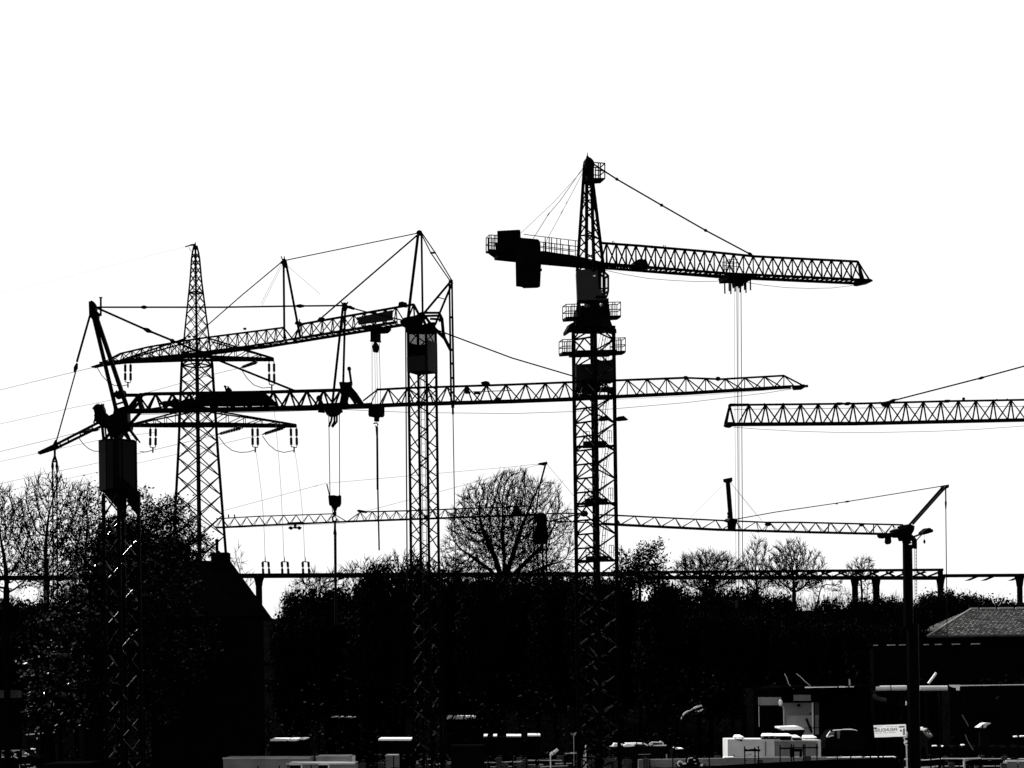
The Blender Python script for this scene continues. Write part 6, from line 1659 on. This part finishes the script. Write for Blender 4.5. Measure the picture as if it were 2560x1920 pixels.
wood = [
 (724, 1488, 34, 118, 0, 'small tree at the left end of the wood, beside the beam pillar'),
 (745, 1446, 62, 124, 0, 'twiggy tree under the three stand-off insulators'),
 (815, 1432, 66, 121, 0, 'twiggy tree just left of the hanging chain under the beam'),
 (895, 1422, 66, 126, 0, 'tree under the free end of the long lifting chain'),
 (960, 1390, 66, 118, 1, 'dense bushy tree top left of the centre lattice mast, above the beam'),
 (1040, 1380, 62, 124, 1, 'dense tree around the foot of the centre lattice mast'),
 (1120, 1404, 64, 128, 1, 'dark tree below the left half of the round bare tree'),
 (1205, 1410, 62, 120, 1, 'dark tree in front of the trunk of the round bare tree'),
 (1300, 1422, 64, 126, 1, 'dark tree below the right half of the round bare tree'),
 (1390, 1412, 60, 122, 1, 'dark tree just left of the tall mast, level with the beam'),
 (1478, 1420, 60, 118, 1, 'dark tree behind the foot of the tall mast'),
 (1555, 1430, 56, 128, 1, 'dark tree between the tall mast and the evergreen'),
 (1660, 1436, 62, 122, 1, 'dark tree under the left end of the double beam'),
 (1745, 1440, 62, 126, 0, 'twiggy tree below the wide fan of upright twigs'),
 (1830, 1438, 62, 121, 0, 'twiggy tree left of the hoist ropes under the double beam'),
 (1915, 1444, 62, 125, 0, 'twiggy tree right of the hoist ropes under the double beam'),
 (2000, 1462, 60, 120, 0, 'dark tree under the gap in the double beam with the sky behind'),
 (2085, 1474, 56, 126, 0, 'dark tree left of the first pillar of the double beam'),
 (2170, 1470, 56, 121, 0, 'dark tree between the two middle pillars of the double beam'),
 (2245, 1476, 50, 126, 0, 'dark tree behind the solid column of the small crane'),
 (2325, 1474, 50, 136, 1, 'leafy tree right of the solid column, under the end of the beam'),
 (2385, 1466, 55, 139, 1, 'leafy tree above the left end of the tiled roof'),
 (2450, 1480, 55, 137, 1, 'leafy tree above the ridge of the tiled roof'),
 (2525, 1494, 60, 139, 1, 'leafy tree at the right edge behind the tiled roof'),
 (40, 1490, 74, 118, 0, 'dark tree below the beam at the left edge'),
 (130, 1485, 70, 122, 0, 'dark twiggy tree below the beam behind the ivy covered one'),
 (300, 1292, 100, 118, 1, 'dense tree behind the lower mast of the leftmost crane'),
 (425, 1312, 88, 116, 1, 'dense tree at the foot of the pylon beside the dark house'),
 (25, 1478, 70, 131, 1, 'rear dark tree at the left edge below the beam'),
 (105, 1482, 70, 130, 1, 'rear dark tree below the beam behind the ropes of the leftmost crane'),
 (190, 1470, 70, 131, 1, 'rear dark tree below the beam left of the lower mast of the leftmost crane'),
 (738, 1474, 44, 131, 0, 'rear twiggy tree right of the beam pillar, in the sky gap'),
 (765, 1456, 66, 130, 1, 'rear bushy tree left of the hanging chain'),
 (845, 1446, 70, 131, 1, 'rear bushy tree behind the hanging chain'),
 (1690, 1446, 66, 131, 1, 'rear bushy tree under the left part of the double beam'),
 (1775, 1446, 66, 130, 1, 'rear bushy tree below the fan of upright twigs'),
 (1868, 1450, 66, 131, 1, 'rear bushy tree right beside the hoist ropes under the double beam'),
 (1955, 1466, 62, 130, 1, 'rear bushy tree below the densest round bare tree'),
 (2040, 1478, 60, 131, 0, 'rear twiggy tree under the widest gap of the double beam'),
 (2120, 1466, 62, 130, 0, 'rear twiggy tree at the first pillar of the double beam'),
 (2215, 1476, 60, 131, 1, 'rear bushy tree left of the solid column'),
 (2275, 1482, 56, 130, 1, 'rear bushy tree right behind the solid column'),
 (2355, 1462, 62, 139, 1, 'rear bushy hedge tree above the left tip of the tiled roof'),
 (2420, 1468, 62, 140, 1, 'rear bushy hedge tree above the left end of the roof ridge'),
 (2490, 1480, 62, 139, 1, 'rear bushy hedge tree above the middle of the roof ridge'),
 (2558, 1488, 62, 140, 1, 'rear bushy hedge tree cut by the right edge'),
 (1080, 1420, 60, 131, 1, 'rear bushy tree right of the centre lattice mast'),
 (1165, 1424, 60, 130, 1, 'rear bushy tree left of the trunk of the round bare tree'),
 (1255, 1420, 60, 131, 1, 'rear bushy tree right at the trunk of the round bare tree'),
 (1345, 1416, 60, 130, 1, 'rear bushy tree below the distant low crane'),
 (1435, 1420, 60, 131, 1, 'rear bushy tree at the left leg of the tall mast'),
 (1530, 1424, 60, 130, 1, 'rear bushy tree at the right leg of the tall mast'),
 (930, 1424, 60, 131, 1, 'rear bushy tree left of the foot of the centre lattice mast'),
 (150, 1400, 70, 112, 0, 'twiggy tree between the hanging ropes and the lower mast of the leftmost crane'),
 (225, 1345, 70, 114, 0, 'twiggy tree just left of the lower mast of the leftmost crane'),
 (2070, 1480, 54, 131, 1, 'low rear bushy tree below the widest gap of the double beam'),
 (2150, 1478, 52, 131, 1, 'low rear bushy tree between the middle pillars of the double beam'),
]
protos = [wood_proto(31, wood[0][5], True), wood_proto(32, wood[4][5], False), wood_proto(33, wood[1][5], True), wood_proto(34, wood[5][5], False)]
rg = random.Random(8)
used = set()
for i, (px, top, hw, D, kind_, lab) in enumerate(wood):
    pi = kind_ + 2 * (i % 2)
    o = protos[pi] if pi not in used else copy_tree(protos[pi])
    used.add(pi)
    g = P(px, 1700, D); h = P(px, top, D).z
    o.location = (g.x, D, 0); o.rotation_euler = (0, 0, rg.uniform(0, 6.28))
    s = hw * D / F / 2.7; o.scale = (s, s, h / 10.1)
    o['label'] = lab
# ivy covered tree at the left, with glossy leaves
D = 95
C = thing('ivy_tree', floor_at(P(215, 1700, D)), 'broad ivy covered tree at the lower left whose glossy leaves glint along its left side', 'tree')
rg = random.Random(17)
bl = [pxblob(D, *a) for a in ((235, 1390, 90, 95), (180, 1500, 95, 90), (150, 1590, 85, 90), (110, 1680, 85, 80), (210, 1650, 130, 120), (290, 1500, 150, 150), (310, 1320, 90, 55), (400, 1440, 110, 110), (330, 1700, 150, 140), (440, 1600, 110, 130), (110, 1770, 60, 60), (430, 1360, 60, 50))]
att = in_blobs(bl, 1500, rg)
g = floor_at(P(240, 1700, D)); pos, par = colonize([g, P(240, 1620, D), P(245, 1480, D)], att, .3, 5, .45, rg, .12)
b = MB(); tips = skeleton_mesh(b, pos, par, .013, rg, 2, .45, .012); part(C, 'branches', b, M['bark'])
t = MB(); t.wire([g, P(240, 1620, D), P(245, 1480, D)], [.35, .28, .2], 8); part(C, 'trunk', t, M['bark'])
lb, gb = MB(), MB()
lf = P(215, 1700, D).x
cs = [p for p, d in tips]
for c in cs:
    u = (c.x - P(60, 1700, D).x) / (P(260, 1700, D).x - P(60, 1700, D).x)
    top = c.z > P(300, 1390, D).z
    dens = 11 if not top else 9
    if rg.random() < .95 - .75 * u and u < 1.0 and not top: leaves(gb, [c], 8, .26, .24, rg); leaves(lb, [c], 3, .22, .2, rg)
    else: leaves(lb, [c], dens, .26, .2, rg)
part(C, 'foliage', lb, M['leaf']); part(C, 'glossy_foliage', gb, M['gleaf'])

# undergrowth along the foot of the slope: nobody could count it
b = MB(); rg = random.Random(23)
for i in range(2600):
    px = rg.uniform(-80, 2640); D = rg.uniform(111, 131); z = rg.random() ** 1.4 * 5.2
    leaves(b, [V((P(px, 1700, D).x, D, z))], 10, .35, .24, rg)
tag(b.build('undergrowth', M['leaf']), kind='stuff')

# ================================================================== camera, sky, sun
cd = bpy.data.cameras.new('camera'); cam = bpy.data.objects.new('camera', cd); col.objects.link(cam)
cd.sensor_fit = 'HORIZONTAL'; cd.sensor_width = 36; cd.lens = F * 36 / W
cd.shift_y = (HY - H / 2) / W; cd.clip_start = .5; cd.clip_end = 9000
cam.matrix_world = Matrix(((cr, sr, 0, 0), (0, 0, -1, 0), (-sr, cr, 0, CAM_H), (0, 0, 0, 1)))
sc.camera = cam
sdir = V((-.50, .50, .70)).normalized()
ld = bpy.data.lights.new('sun', 'SUN'); ld.energy = 3.5; ld.angle = math.radians(.5); ld.color = (1, .99, .97)
so = bpy.data.objects.new('sun', ld); col.objects.link(so); so.rotation_euler = sdir.to_track_quat('Z', 'Y').to_euler(); so.location = (-60, -40, 90)
w = bpy.data.worlds.new('World'); sc.world = w; w.use_nodes = True
nt = w.node_tree; bg = nt.nodes['Background']
sky = nt.nodes.new('ShaderNodeTexSky'); sky.sky_type = 'NISHITA'; sky.sun_disc = False
sky.sun_elevation = math.asin(sdir.z); sky.sun_rotation = math.atan2(sdir.x, sdir.y); sky.dust_density = 2.0
bw = nt.nodes.new('ShaderNodeRGBToBW')
nt.links.new(sky.outputs[0], bw.inputs[0]); cap = nt.nodes.new('ShaderNodeMath'); cap.operation = 'MINIMUM'; cap.inputs[1].default_value = 3.5
nt.links.new(bw.outputs[0], cap.inputs[0]); nt.links.new(cap.outputs[0], bg.inputs['Color'])
bg.inputs['Strength'].default_value = 0.15
sc.view_settings.view_transform = 'Standard'; sc.view_settings.look = 'None'; sc.view_settings.gamma = 1; sc.view_settings.use_curve_mapping = False
sc.view_settings.exposure = EXPO
sc.cycles.max_bounces = 6; sc.cycles.transparent_max_bounces = 12
